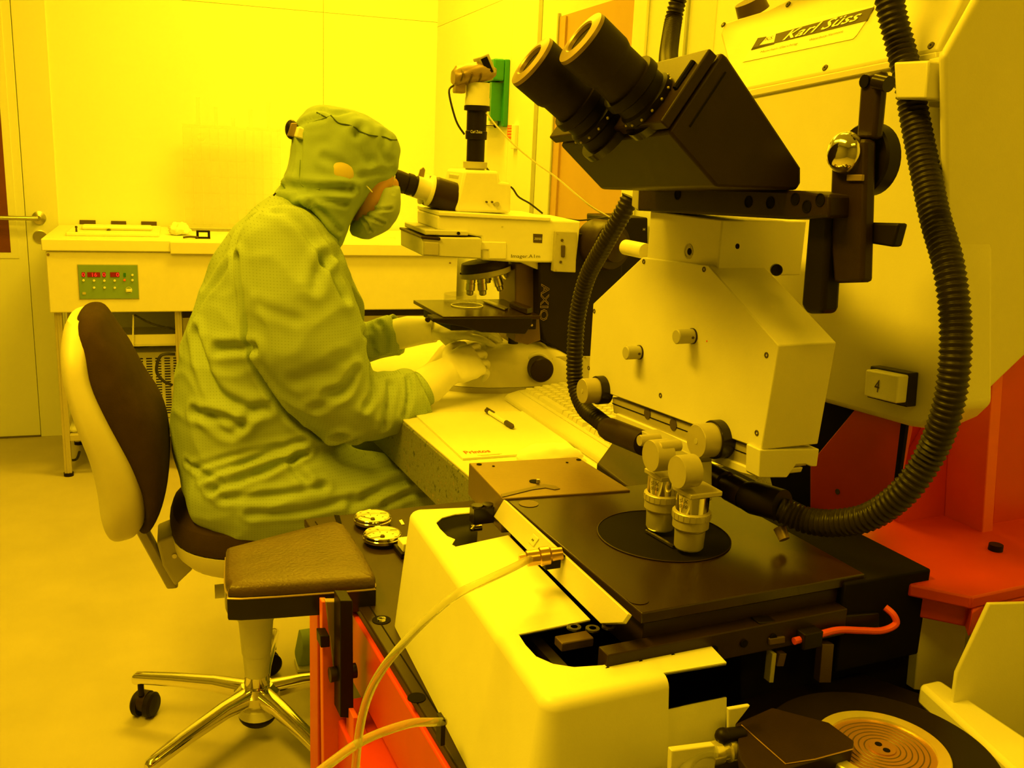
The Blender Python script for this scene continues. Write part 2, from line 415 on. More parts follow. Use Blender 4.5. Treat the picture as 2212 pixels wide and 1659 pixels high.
# legs
def leg(x, y):
    g = G().rbox(x - .013, x + .013, y - .013, y + .013, .012, .645)
    g.rbox(x - .004, x + .004, y - .015, y - .013, .012, .645); return g.build('leg', 'alu', t, bevel=.002)
for x, y in ((-.438, 3.93), (-.438, 4.35), (-.015, 3.93), (-.015, 4.35), (1.05, 3.93), (1.05, 4.35), (.985, 3.93)):
    leg(x, y); G().cyl((x, y, 0), (x, y, .014), .018, n=16).build('foot_pad', 'black', t)
for x0, x1, y, z in ((-.425, -.03, 3.93, .155), (-.425, -.03, 4.35, .155), (0, 1.04, 3.93, .155)):
    G().rbox(x0, x1, y - .013, y + .013, z - .013, z + .013).build('rail', 'alu', t, bevel=.002)
for y0 in (-.438, -.015):
    G().rbox(y0 - .012, y0 + .012, 3.945, 4.335, .143, .167).build('rail', 'alu', t, bevel=.002)
G().rbox(-.43, -.02, 3.95, 4.33, .17, .178).build('lower_shelf', 'lightgrey', t)
G().rbox(-.43, -.02, 3.96, 4.33, .50, .508).build('upper_shelf', 'lightgrey', t)
g = G().rbox(-.43, -.02, 3.96, 3.968, .508, .545); g.build('shelf_lip', 'cream', t)
# perforated side panel: frame of strips between slots
pg = G().rbox(-.425, -.025, 4.06, 4.30, .18, .455); pg.build('pump_box', 'lightgrey', t, bevel=.003)
sl = G()
for cx0 in [-.415 + .034 * i for i in range(12)]:
    for k in range(22):
        z = .20 + .0108 * k
        sl.rbox(cx0, cx0 + .022, 4.0585, 4.061, z, z + .0042)
sl.build('vent_slots', 'dark', t)['kind'] = 'stuff'
G().rbox(.0, 1.06, 4.0, 4.30, .18, .62).build('under_cabinet', 'cream', t, bevel=.003)
G().rbox(0.0, 1.08, 3.9, 3.93, .62, .645).build('dark_strip', 'black', t)  # black strip just under the cabinet body
G().rbox(.06, .66, 3.96, 3.985, .30, .60).build('cabinet_door', 'lightgrey', t, bevel=.002)
# cables under bench
def cable(name, pts, r, m, label, cat='cable', n=8, sub=6):
    o = G().tube(pts, r, n, sub).build(name, m); return tag(o, label, cat)
cable('cable', [ay(290, 680, 3.93), ay(330, 700, 3.95), ay(380, 712, 3.97)], .004, 'cable_black', 'thin black cable hanging just under the bench body behind the chair back')
cable('cable', [ay(378, 765, 3.95), ay(348, 768, 3.94), ay(338, 800, 3.94), ay(352, 822, 3.94), ay(372, 832, 3.95)], .006, 'cable_black', 'thick black looped cable beside the bench leg, in front of the slotted box')
cable('cable', [ay(288, 680, 3.94), ay(287, 740, 3.94), ay(286, 800, 3.95)], .003, 'cable_white', 'thin pale cable hanging straight down inside the bench frame')
cable('cable', [ay(172, 975, 4.0), ay(165, 992, 4.0), ay(150, 994, 3.98)], .005, 'cable_black', 'short black cable bend near the floor at the left bench leg')
cable('cable', [ay(270, 745, 4.0), ay(300, 752, 3.98), ay(345, 742, 3.98), ay(370, 735, 3.98)], .004, 'cable_black', 'thin black cable lying across under the upper bench shelf')
# hotplate lid + wall labels + items on bench top
zt = .918
t = thing('hotplate', 'white hotplate with a raised lid and dark front knob on the bench', 'hotplate', (-.22, 4.15, zt))
a = ay(145, 505, 4.05); b = ay(345, 505, 4.05)
G().rbox(a.x, b.x, 4.0, 4.35, zt, zt + .014).build('base', 'white', t, bevel=.004)
l0 = ay(176, 500, 4.12); l1 = ay(330, 500, 4.12)
G().rbox(l0.x, l1.x, 4.10, 4.17, zt + .014, zt + .032).build('lid', 'white', t, bevel=.01)
kc = ay(235, 499, 4.10); G().lathe(kc, -Y, [(0, .008), (.012, .008), (.014, .006)], 18).build('knob', 'print_dark', t)
kc = ay(166, 505, 4.03); G().lathe((kc.x, 4.02, zt + .012), Z, [(0, .004), (.016, .003), (.018, .005), (.024, .004)], 12).build('lever', 'print_dark', t)
for i, (x0, y0, x1, y1) in enumerate(((172, 475, 207, 484), (240, 477, 273, 486), (305, 478, 339, 492))):
    a = ay(x0, y0, WY); b = ay(x1, y1, WY)
    o = G().rbox(a.x, b.x, WY - .006, WY - .001, b.z, a.z).build('wall_label', 'brown_plate', bevel=.001)
    tag(o, ['brown wall label plate nearest the door handle', 'middle one of three brown wall label plates above the hotplate', 'tallest brown wall label plate, nearest the clear rack'][i], 'label', 'brown label plates on the back wall')
# tissue
def crumple(c, rx, ry, rz, m, name, label, cat, seed=0, amp=.35):
    g = G().ell(c, X * rx, Y * ry, Z * rz, 36, 20)
    for i, p in enumerate(g.v):
        d = p - Vector(c); k = noise.noise(Vector((p.x * 55 + seed, p.y * 55, p.z * 55))) + .6 * noise.noise(p * 120)
        g.v[i] = Vector(c) + d * (1 + amp * k)
        if g.v[i].z < c[2] - rz * .8: g.v[i].z = c[2] - rz * .8
    return tag(g.build(name, m, angle=180), label, cat)
a = ay(388, 505, 4.1)
crumple((a.x, 4.1, zt + .022), .04, .04, .026, 'tissue', 'tissue', 'crumpled white tissue on the bench top beside the clear rack', 'tissue', 3)
a = ay(422, 520, 3.99)
t = thing('tape_dispenser', 'small black holder with raised handle on the bench behind the shoulder', 'holder', (a.x, 3.97, zt))
g = G().rbox(a.x + .0, a.x + .055, 3.96, 3.985, zt, zt + .006); g.build('base', 'black', t)
g = G()
for xx in (.004, .046): g.rbox(a.x + xx, a.x + xx + .009, 3.966, 3.98, zt + .005, zt + .028)
g.rbox(a.x + .004, a.x + .055, 3.966, 3.98, zt + .024, zt + .031); g.build('handle', 'black', t, bevel=.002)
o = G().tube([(a.x - .045, 3.95, zt + .005), (a.x - .02, 3.952, zt + .008), (a.x + .01, 3.956, zt + .006)], .004, 8).build('tweezers', 'print_dark'); tag(o, 'small dark tweezers lying in front of the crumpled tissue', 'tweezers')
# clear rack
r0 = ay(402, 500, 4.3); r1 = ay(608, 500, 4.3); rt = ay(402, 268, 4.3).z
t = thing('clear_rack', 'clear acrylic rack of square compartments standing against the back wall', 'rack', ((r0.x + r1.x) / 2, 4.32, zt))
G().rbox(r0.x, r1.x, 4.40, 4.404, zt + .005, rt).build('back_sheet', 'acrylic', t)
G().rbox(r0.x - .01, r1.x + .01, 4.28, 4.42, zt, zt + .02).build('base', 'acrylic_edge', t, bevel=.002)
G().rbox(r0.x, r1.x, 4.28, 4.42, rt - .012, rt).build('top_shelf', 'acrylic_edge', t)
nx, nz = 11, 6
for i in range(nx + 1):
    x = r0.x + (r1.x - r0.x) * i / nx
    G().rbox(x - .0012, x + .0012, 4.31, 4.40, zt + .02, rt - .012).build('divider', 'acrylic', t)
for k in range(1, nz):
    z = zt + .02 + (rt - zt - .03) * k / nz
    G().rbox(r0.x, r1.x, 4.312, 4.40, z - .0012, z + .0012).build('shelf', 'acrylic', t)
for k, (px, py) in enumerate(((427, 210), (466, 232), (504, 256), (541, 237), (580, 222))):
    a = ay(px, py, 4.34)
    g = G().cyl((a.x, 4.34, rt), (a.x, 4.34, a.z), .0075, n=16)
    o = g.build('glass_tube', 'acrylic_edge'); tag(o, ['tallest thin clear tube, leftmost on the acrylic rack', 'second clear tube from the left on the acrylic rack', 'shortest clear tube, middle of the acrylic rack top', 'fourth clear tube from the left on the acrylic rack', 'clear tube on the acrylic rack nearest the hooded head'][k], 'tube', 'clear tubes standing on the acrylic rack')
for k, (px, py) in enumerate(((435, 296), (414, 327))):
    a = ay(px, py, 4.30); G()
    o = G().lathe(a, -Y, [(0, .0155), (.004, .0165), (.006, .014), (.006, .0)], 28).build('round_disc', 'acrylic_edge'); tag(o, ['round clear disc on the rack front, upper one', 'round clear disc on the rack front, lower one'][k], 'disc', 'round discs on the clear rack')
# dishes behind chin
for k, (px, w_, h_) in enumerate(((770, .035, .05), (800, .05, .012), (845, .045, .012))):
    a = ay(px, 522, 4.0)
    o = G().lathe((a.x, 4.0 + .02 * k, zt), Z, [(0, w_ * .55), (.001, w_ * .6), (h_, w_ * .6), (h_, w_ * .56), (.003, w_ * .56), (.003, 0)], 24, cap=False).build('glass_dish', 'acrylic_edge')
    tag(o, ['tall clear beaker on the bench just behind the mask', 'low clear dish on the bench beside the tall beaker', 'low clear dish on the bench nearest the microscope'][k], 'dish', 'clear glassware on the back bench')
# green dispenser on right wall
t = thing('wall_dispenser', 'green and white box dispenser mounted on the right wall behind the microscope camera', 'dispenser', ax(1080, 200, WX))
def xp(px, py): return ax(px, py, WX)
g0, g1 = xp(1060, 128), xp(1103, 128)
yt, yb_ = max(g0.y, g1.y), min(g0.y, g1.y); gz1 = g1.z; gz0 = xp(1100, 262).z
G().rbox(WX - .02, WX, yb_, yt, gz0 - .02, gz1).build('back_plate', 'green', t, bevel=.004)
G().rbox(WX - .06, WX - .02, yb_, yt, gz1 - .075, gz1).build('hood', 'green', t, bevel=.006)
G().rbox(WX - .055, WX - .021, yb_ + .05, yt - .01, gz0 - .02, gz1 - .08).build('front_panel', 'white', t, bevel=.003)
G().rbox(WX - .06, WX - .02, yb_ + .02, yb_ + .045, gz0, gz1 - .08).build('side_rail', 'green', t)
# red notice + light switch
a = xp(1098, 271); b = xp(1111, 300)
t = thing('wall_notice', 'small red and white notice on the right wall under the green dispenser', 'notice', ax(1104, 285, WX))
G().rbox(WX - .003, WX, min(a.y, b.y), max(a.y, b.y), b.z, a.z).build('board', 'print_red', t)
for k in range(4):
    zz = a.z - (a.z - b.z) * (k + .6) / 4.6
    G().rbox(WX - .0038, WX - .003, min(a.y, b.y) + .008, max(a.y, b.y) - .008, zz - .0012, zz + .0012).build('printed_line', 'paper', t)
a = xp(1112, 270); b = xp(1118, 322)
tag(G().rbox(WX - .012, WX, b.y, a.y, b.z, a.z).build('strip_gauge', 'white', bevel=.002), 'narrow white wall strip beside the red notice', 'strip')
# ================================================================== GRANITE TABLE
TZ = .78
t = thing('granite_table', 'speckled granite-edged worktop carrying the microscope and keyboard', 'table', W(.88, 1.9, 0))
G().mbox(.571, 1.19, 1.335, 2.55, TZ - .105, TZ - .004).build('stone_slab', 'granite', t, bevel=.003)
G().mbox(.573, 1.19, 1.336, 2.55, TZ - .004, TZ).build('top_sheet', 'cream', t, bevel=.001)
for u0 in (.70, 1.10):
    for v0 in (1.42, 2.45): G().mbox(u0 - .03, u0 + .03, v0 - .03, v0 + .03, 0, TZ - .105).build('leg', 'grey_paint', t, bevel=.003)
G().mbox(.70, 1.10, 1.41, 1.43, .1, .55).build('support_panel', 'grey_paint', t)

# ================================================================== MICROSCOPE
YM = 1.98
def m(px, py, y=YM): return ay(px, py, y)
MB = ay(1040, 860, 2.05)
t = thing('microscope', 'white upright laboratory microscope with black column that the seated person looks into', 'microscope', (.72, 2.08, TZ))
def mp(pts, y0, y1, name, mt, par=None, bevel=.002, label=None):
    """outline seen from the side, laid on the microscope's near side and given its real width"""
    P = [ay(x, y, y0) for x, y in pts]
    return G().prism(P, Y * (y1 - y0)).build(name, mt, par or t, bevel=bevel, label=label)
# base
bs = []
for k, (dz, sc) in enumerate(((0, 1.0), (.012, 1.0), (.05, .93), (.075, .83), (.085, .70))):
    bs.append((Vector((.70 + .015 * k, 2.11, TZ + .014 + dz)), X * .185 * sc, Y * .145 * sc))
G().loft(bs, 40, 2.5).build('base', 'cream', t)
G().loft([((.70, 2.11, TZ), X * .184, Y * .143), ((.70, 2.11, TZ + .013), X * .187, Y * .146)], 40, 2.5).build('base_rim', 'grey_paint', t)
P = [ay(x, y, 2.0) for x, y in ((1125, 865), (1060, 800), (1085, 762), (1140, 748), (1300, 752), (1300, 865))]
G().prism(P, Y * .2).build('base_body', 'cream', t, bevel=.012, seg=3)
# focus knobs
kc = m(1160, 793, 1.985)
G().lathe(kc + Y * .03, -Y, [(0, .034), (.03, .034), (.034, .031)], 36).build('focus_ring', 'white', t)
G().lathe(kc - Y * .004, -Y, [(0, .0275), (.028, .0275), (.031, .025), (.031, 0)], 36, cap=False).build('focus_knob', 'black_metal', t)
G().lathe((kc.x, 2.2, kc.z), Y, [(0, .034), (.03, .034), (.06, .027), (.062, 0)], 30, cap=False).build('focus_knob', 'black_metal', t)
# column
mp(((1165, 566), (1345, 566), (1345, 775), (1240, 775), (1178, 740), (1165, 690)), 1.99, 2.19, 'column', 'black', bevel=.004)
mp(((1113, 568), (1166, 568), (1166, 700), (1150, 690), (1113, 668)), 2.03, 2.15, 'column_front', 'brown_plate', bevel=.003)
mp(((1190, 770), (1320, 770), (1320, 835), (1185, 835)), 1.985, 2.2, 'rear_plate', 'grey_paint')
for px, py in ((1192, 776), (1264, 772)): G().cyl(m(px, py, 1.985), m(px, py, 1.982), .002, n=8).build('screw', 'steel', t)
a = m(1187, 612, 1.99); b = m(1168, 692, 1.99)
w_ = (a.z - b.z)
text('AXIO', 'lettering', (m(1169, 613, 1.989)), -Z, X, w_, 'brushed', t, .020, outline=True)
# arm / head
mp(((945, 466), (1255, 478), (1245, 568), (1120, 567), (1040, 562), (1040, 512), (945, 497)), 1.985, 2.17, 'arm', 'white', bevel=.004)
mp(((948, 457), (1190, 470), (1190, 478), (948, 466)), 1.98, 2.175, 'arm_cover', 'white', bevel=.0015)
mp(((1115, 565), (1168, 565), (1166, 582), (1160, 582), (1128, 568)), 2.0, 2.16, 'gusset', 'cream')
mp(((1000, 521), (1094, 523), (1094, 560), (1056, 560), (1056, 540), (1000, 540)), 1.982, 1.986, 'side_cover', 'white')
mp(((912, 512), (1040, 514), (1040, 560), (912, 553)), 1.97, 2.18, 'filter_slider_box', 'lightgrey', bevel=.003)
mp(((918, 496), (1012, 499), (1012, 509), (918, 508)), 1.975, 2.17, 'slider_top', 'lightgrey', bevel=.002)
mp(((910, 510), (952, 513), (952, 520), (910, 516)), 1.965, 2.18, 'slider_edge', 'black_metal')
mp(((916, 522), (948, 524), (948, 553), (916, 551)), 1.966, 1.971, 'slider_cover', 'grey_paint')
c = m(990, 504, 1.975); G().cyl(c, c - Y * .003, .0035, n=12).build('screw', 'black', t)
c = m(1085, 490, 1.985); G().cyl(c, c - Y * .001, .0022, n=12).build('screw', 'lightgrey', t)
mp(((1152, 505), (1172, 506), (1171, 525), (1152, 524)), 1.9842, 1.9855, 'logo_plate', 'print_dark', bevel=0)
a = m(1154, 518, 1.984); text('ZEISS', 'lettering', a, X, Z, .0165, 'print_light', t, .0045)
a = m(1104, 559, 1.985); text('Imager.A1m', 'lettering', a, X, Z, m(1168, 559).x - a.x, 'print_dark', t, .0095)
mp(((1200, 499), (1247, 501), (1244, 589), (1195, 587)), 1.975, 2.18, 'lamp_switch_plate', 'grey_paint', bevel=.002)
mp(((1213, 530), (1222, 530), (1221, 556), (1213, 556)), 1.971, 1.976, 'switch', 'print_dark')
for px, py in ((1214, 519), (1211, 566)):
    c = m(px, py, 1.975); G().cyl(c, c - Y * .002, .003, n=12).build('screw', 'print_dark', t)
for px, py in ((1204, 504), (1200, 582)):
    c = m(px, py, 1.975); G().cyl(c, c - Y * .001, .002, n=8).build('screw', 'steel', t)
# lamp housing
c0 = m(1290, 528, 2.0)
G().lathe(c0 + Vector((0, .03, 0)), Vector((.25, -1, 0)), [(0, .04), (.01, .055), (.06, .055), (.075, .05), (.075, .035), (.09, .033), (.10, 0)], 36, cap=False).build('lamp_housing', 'black_metal', t)
mp(((1243, 505), (1262, 505), (1262, 582), (1243, 582)), 1.99, 2.16, 'lamp_mount', 'black', bevel=.002)
G().rbox(c0.x + .0, c0.x + .12, 2.0, 2.15, c0.z - .10, c0.z - .02).build('lamp_body', 'black', t, bevel=.006)
# trinocular body
mp(((1003, 368), (1078, 370), (1080, 392), (1105, 396), (1104, 461), (985, 458), (990, 425)), 2.01, 2.15, 'tube_body', 'white', bevel=.006)
mp(((990, 378), (998, 374), (996, 392), (990, 394)), 2.04, 2.12, 'body_clamp', 'lightgrey')
for px, py, r in ((1072, 441, .0055), (1050, 436, .002), (1062, 436, .002)):
    c = m(px, py, 2.01); G().cyl(c, c - Y * .006, r, n=14).build('screw', 'grey_paint' if r > .003 else 'print_dark', t)
e0 = ay(992, 432, 2.055); e1 = ay(845, 386, 2.055); ed = (e1 - e0).normalized()
for yo, main in ((0, True), (.06, False)):
    p = e0 + Y * (yo - .01); L_ = (e1 - e0).length
    kk = L_ / .145
    G().lathe(p, ed, [(0, .033), (.055 * kk, .033), (.062 * kk, .031)], 32).build('eyepiece_sleeve', 'black_metal', t)
    G().lathe(p + ed * .060 * kk, ed, [(0, .027), (.004, .033), (.008, .033), (.010, .0235), (.036 * kk, .0225)], 32).build('eyepiece_collar', 'white', t)
    G().lathe(p + ed * .094 * kk, ed, [(0, .022), (.003, .0225), (.006, .020), (.012, .0225), (.022, .0225), (.024, .020), (.030, .021), (.040, .022), (.048 * kk, .022), (.051 * kk, .018)], 32).build('eyepiece', 'eyerubber', t)
    G().lathe(p + ed * .1452 * kk, ed, [(0, .012), (.0005, .012)], 20).build('lens', 'lens', t)
mp(((904, 382), (908, 366), (915, 361), (919, 367), (916, 384)), 2.05, 2.056, 'lever', 'brushed', bevel=.001)
# camera column
cc = ay(1026, 368, 2.08)
def zc(py): return ay(1026, py, 2.08).z
G().lathe((cc.x, 2.08, zc(370)), Z, [(0, .021), (zc(364) - zc(370), .021), (zc(363) - zc(370), .026), (zc(350) - zc(370), .0265), (zc(349) - zc(370), .02)], 32).build('tube_clamp', 'grey_paint', t)
G().lathe((cc.x, 2.08, zc(350)), Z, [(0, .0195), (zc(302) - zc(350), .0195), (zc(301) - zc(350), .023), (zc(284) - zc(350), .0235), (zc(282) - zc(350), .0215), (zc(240) - zc(350), .0215), (zc(239) - zc(350), .028), (zc(229) - zc(350), .028), (zc(228) - zc(350), .02)], 36).build('camera_tube', 'black', t)
a = ay(1003, 288, 2.055); text('Carl Zeiss', 'lettering', Vector((cc.x - .020, 2.08 - .0242, zc(288))), X, Z, .026, 'print_light', t, .006)
G().lathe((cc.x, 2.08, zc(228)), Z, [(0, .0265), (zc(212) - zc(228), .0265), (zc(210) - zc(228), .0255), (zc(179) - zc(228), .0255), (zc(177) - zc(228), .02)], 36).build('camera_adapter', 'white', t)
c = ay(1056, 271, 2.05); G().cyl((cc.x + .018, 2.07, c.z), (cc.x + .034, 2.06, c.z), .001, n=8).build('clamp_screw', 'black', t)
G().ell((cc.x + .036, 2.058, c.z), X * .0045, Y * .0045, Z * .0045, 12, 8).build('clamp_knob', 'black', t)
# turret + objectives
tc = ay(1047, 578, 2.07); ta = Vector((.20, -.05, -1)).normalized()
G().lathe(tc - ta * .016, ta, [(0, .050), (.012, .054), (.022, .054)], 40).build('turret', 'black_metal', t)
G().lathe(tc + ta * .004, ta, [(0, .0575), (.011, .0575), (.014, .05), (.016, 0)], 40, cap=False).build('turret_ring', 'grey_paint', t)
for k, (px, py, qx, qy, yy) in enumerate(((1018, 598, 1014, 638, 2.05), (1040, 596, 1043, 638, 2.04), (1068, 586, 1081, 628, 2.06), (1087, 582, 1100, 602, 2.10), (1050, 590, 1053, 612, 2.12))):
    a = ay(px, py, yy); b = ay(qx, qy, yy); L_ = (b - a).length
    G().lathe(a, b - a, [(0, .0105), (L_ * .3, .0108), (L_ * .31, .0098), (L_ * .36, .0098), (L_ * .37, .0108), (L_ * .72, .0108), (L_ * .76, .0085), (L_ * .95, .008), (L_, .005)], 20).build('objective', 'steel', t)
# stage
zs = .972
st = [az(893, 648, zs), az(1040, 645, zs), az(1160, 680, zs), az(960, 684, zs)]
st = [Vector((.478, 1.99 + .13, zs)), Vector((.70, 2.12, zs)), Vector((.76, 1.93, zs)), Vector((.545, 1.93, zs))]
st = [az(893, 648, zs), az(1088, 646, zs), az(1168, 682, zs), az(958, 684, zs)]
sg = G().prism(st, -Z * .008).build('stage_plate', 'anod', t, bevel=.001)
und = [az(915, 655, zs), az(1080, 652, zs), az(1160, 681, zs), az(975, 683, zs)]
G().prism([p - Z * .008 for p in und], -Z * .022).build('stage_carriage', 'black', t, bevel=.002)
y_s = st[3].y
P = [ay(x, y, y_s - .005) for x, y in ((935, 688), (1150, 686), (1150, 700), (1135, 722), (1040, 718), (1000, 706), (935, 696))]
G().prism(P, Y * .05).build('stage_slide', 'black', t, bevel=.002)
P = [ay(x, y, y_s + .01) for x, y in ((1112, 690), (1165, 690), (1168, 735), (1140, 745), (1112, 738))]
G().prism(P, Y * .06).build('stage_bracket', 'brown_plate', t, bevel=.002)
mpx = [az(1100, 664, zs + .001), az(1112, 662, zs + .001), az(1150, 676, zs + .001), az(1138, 679, zs + .001)]
G().prism(mpx, Z * .012).build('specimen_guide', 'anod', t, bevel=.001)
mpx = [az(1043, 653, zs + .001), az(1052, 651, zs + .001), az(1098, 668, zs + .001), az(1090, 671, zs + .001)]
G().prism(mpx, Z * .004).build('clip_arm', 'steel', t, bevel=.001)
c = ay(923, 690, y_s); G().cyl(c, c - Y * .006, .005, n=16).build('stage_screw', 'black', t)
c = ay(1148, 702, y_s); G().cyl(c, c - Y * .003, .0025, n=12).build('stage_screw', 'steel', t)
G().cyl((.665, y_s + .06, zs - .07), (.665, y_s + .06, zs - .03), .011, n=16).build('stage_drive_knob', 'black', t)
G().rbox(.70, .80, 2.04, 2.14, TZ + .08, zs - .04).build('condenser_arm', 'brown_plate', t, bevel=.004)
# ring + petri dish on the stage
dc = az(1009, 661, zs)
R = []
for k in range(40):
    a = 2 * math.pi * k / 40; R.append([dc + Z * .002 + Vector((math.cos(a), math.sin(a), 0)) * (.034 + .0011 * math.cos(b_)) + Z * .0011 * math.sin(b_) for b_ in (0, 1.57, 3.14, 4.71)])
tag(G().rings(R, closed=True).build('sample_ring', 'ring_white'), 'thin bright ring lying on the dark microscope stage', 'ring')
dc2 = az(1002, 655, zs)
tag(G().lathe(dc2 + Vector((0, .03, .0)), Z, [(0, .036), (.001, .037), (.016, .037), (.016, .0355), (.0025, .035), (.0025, 0)], 40, cap=False).build('petri_dish', 'acrylic_edge'), 'clear petri dish on the microscope stage under the objectives', 'dish')

# camera with wrapped bracket on top of the microscope
t = thing('wrapped_camera', 'brown wrapped camera with a tilted small screen, perched on top of the microscope tube', 'camera', (cc.x, 2.08, zc(178)))
pts = [(978, 148), (1000, 142), (1030, 138), (1058, 140), (1064, 160), (1060, 172), (1040, 178), (1010, 176), (990, 182), (978, 178)]
g = G()
cx_ = ay(1018, 160, 2.08)
g.loft([(ay(978, 166, 2.08), Z * .013, Y * .018), (ay(985, 165, 2.08), Z * .020, Y * .028), (ay(1005, 161, 2.08), Z * .021, Y * .034), (ay(1030, 157, 2.08), Z * .022, Y * .036), (ay(1055, 155, 2.08), Z * .018, Y * .032), (ay(1066, 156, 2.08), Z * .010, Y * .022)], 26, 2.4)
for i, p in enumerate(g.v): g.v[i] = p + Vector((0, 0, 1)) * .005 * noise.noise(p * 70) + Y * .004 * noise.noise(p * 60 + Z * 9)
g.build('body', 'brushed', t)
G().box(ay(992, 190, 2.08), X * .022, Y * .03, Z * .022).build('lug', 'brushed', t, bevel=.003)
G().prism([ay(x, y, 2.05) for x, y in ((1035, 124), (1056, 115), (1073, 156), (1053, 166))], Y * .05).build('screen_housing', 'grey_paint', t, bevel=.002)
G().prism([ay(x, y, 2.047) for x, y in ((1039, 128), (1052, 122), (1066, 155), (1054, 161))], Y * .003).build('screen', 'dark', t)
for k in (0, 1, 2):
    pz = [ay(992 + 20 * k, 144, 2.08), ay(1000 + 20 * k, 160, 2.042), ay(994 + 20 * k, 178, 2.06)]
    G().tube(pz, .002, 6).build('strap', 'brown_plate', t)

# dark box behind the lamp
t = thing('controller_box', 'dark control box behind the microscope lamp, under the metal arm', 'box', m(1360, 560, 2.25))
G().prism([ay(x, y, 2.2) for x, y in ((1318, 470), (1400, 470), (1400, 620), (1318, 620))], Y * .15).build('case', 'black', t, bevel=.004)
G().prism([ay(x, y, 2.2) for x, y in ((1318, 620), (1400, 620), (1400, 760), (1318, 760))], Y * .15).build('stand', 'black', t, bevel=.004)
text('H', 'lettering', ay(1389, 498, 2.199), X, Z, .005, 'print_light', t)

# ================================================================== KEYBOARD
ku = (az(1290, 985, TZ + .02) - az(1090, 852, TZ + .02)); ku.z = 0; KL = .455; ku.normalize()     # long axis (towards viewer)
kw = Vector((-ku.y, ku.x, 0))                                                    # width axis (away, +x)
if kw.x < 0: kw = -kw
K0 = az(1090, 858, TZ + .008); K0.z = TZ
t = thing('keyboard', 'cream computer keyboard lying lengthwise at the right of the notepad', 'keyboard', K0 + ku * .2 + kw * .08)
def kp(a, b, z): return K0 + ku * a + kw * b + Z * z
G().prism([kp(0, 0, 0), kp(0, .165, 0), kp(0, .165, .034), kp(0, .150, .036), kp(0, .03, .022), kp(0, .006, .016), kp(0, 0, .010)], ku * KL).build('case', 'keys', t, bevel=.003)
G().prism([kp(.012, .028, .0215), kp(.012, .028, .0235), kp(.012, .145, .0365), kp(.012, .145, .0345)], ku * (KL - .024)).build('key_well', 'lightgrey', t)
kmesh = {}
def key(a, b, wa):
    key_ = round(wa, 4); zb = .0225 + (b - .03) * .112
    if key_ not in kmesh:
        g = G(); h = .0085
        lo_ = [ku * i * wa / 2 + kw * j * .0088 for i, j in ((-1, -1), (1, -1), (1, 1), (-1, 1))]
        hi_ = [ku * i * (wa / 2 - .0022) + kw * j * .0062 + Z * h for i, j in ((-1, -1), (1, -1), (1, 1), (-1, 1))]
        g.rings([lo_, hi_])
        me = bpy.data.meshes.new('key'); me.from_pydata([tuple(p) for p in g.v], [], g.f)
        bm = bmesh.new(); bm.from_mesh(me); bmesh.ops.recalc_face_normals(bm, faces=bm.faces); bm.to_mesh(me); bm.free()
        me.materials.append(MT['keys']); kmesh[key_] = me
    o = bpy.data.objects.new('key', kmesh[key_]); COL.objects.link(o); o.parent = t
    o.location = kp(a, b, zb) - ORG[t.name]
rows = [.045, .064, .083, .102, .121, .142]
pt = .019
for ri, b in enumerate(rows):
    a = .022
    if ri == 0: ws = [1.4, 1, 1.4, 6.2, 1.4, 1, 1, 1.4]
    elif ri == 1: ws = [1.2] + [1] * 11 + [2.6]
    elif ri == 2: ws = [1.7] + [1] * 11 + [2.1]
    elif ri == 3: ws = [1.5] + [1] * 12 + [1.3]
    elif ri == 4: ws = [1] * 13 + [1.8]
    else: ws = [1] * 14 + [.8]
    for w_ in ws:
        key(a + w_ * pt / 2, b, w_ * pt - .0018); a += w_ * pt
    a = .022 + 15 * pt + .008
    for k in range(3):
        if ri == 1 and k != 1 or ri == 2: pass
        else: key(a + (k + .5) * pt, b, pt - .0018)
    a += 3 * pt + .004
    for k in range(3):
        if a + (k + 1) * pt < KL - .004: key(a + (k + .5) * pt, b, pt - .0018)

# ================================================================== NOTEPAD, PEN
zn = TZ + .004
pc = [az(893, 891, zn), az(1150, 888, zn), az(1246, 972, zn), az(1000, 990, zn)]
t = thing('notepad', 'white notepad with a red printed heading at its corner, lying on the granite worktop', 'notepad', (pc[0] + pc[2]) / 2 - Z * .004)
G().prism(pc, -Z * .0036).build('pad', 'paper', t)
ex = (pc[2] - pc[3]).normalized(); ey = (pc[0] - pc[3]).normalized()
text('Printos', 'lettering', az(1006, 981, zn), ex, ey, (az(1060, 976, zn) - az(1006, 981, zn)).length, 'print_red', t, .017, bold=.03)
for k in range(2):
    o_ = pc[3] + ex * .03 + ey * (.009 - .003 * k)
    G().box(o_ + ex * .022, ex * (.045 - .01 * k), ey * .0009, Z * .0004).build('printed_line', 'print_red', t)
text('17', 'lettering', az(1170, 968, zn), ex, ey, .012, 'print_dark', t)
a = az(1050, 886, zn + .006); b = az(1108, 922, zn + .006); pd = (b - a).normalized(); pl_ = (b - a).length
t = thing('pen', 'white ballpoint pen with black clip and black tip, lying on the notepad', 'pen', (a + b) / 2 - Z * .006)
G().lathe(a + pd * pl_ * .12, pd, [(0, .0042), (pl_ * .6, .0045), (pl_ * .66, .0047)], 18).build('barrel', 'white', t)
G().lathe(a + pd * pl_ * .76, pd, [(0, .0052), (pl_ * .2, .005), (pl_ * .25, .0025)], 18).build('grip', 'print_dark', t)
G().lathe(a, pd, [(0, .003), (.002, .0046), (pl_ * .14, .0046)], 18).build('cap', 'print_dark', t)
G().box(a + pd * pl_ * .17 + Z * .006, pd * pl_ * .3, pd.cross(Z) * .003, Z * .0012).build('clip', 'print_dark', t)
crumple(az(1185, 985, TZ + .012), .06, .03, .022, 'tissue', 'tissue', 'soft white tissue mound between the notepad and the bronze plate', 'tissue', 9, .12)

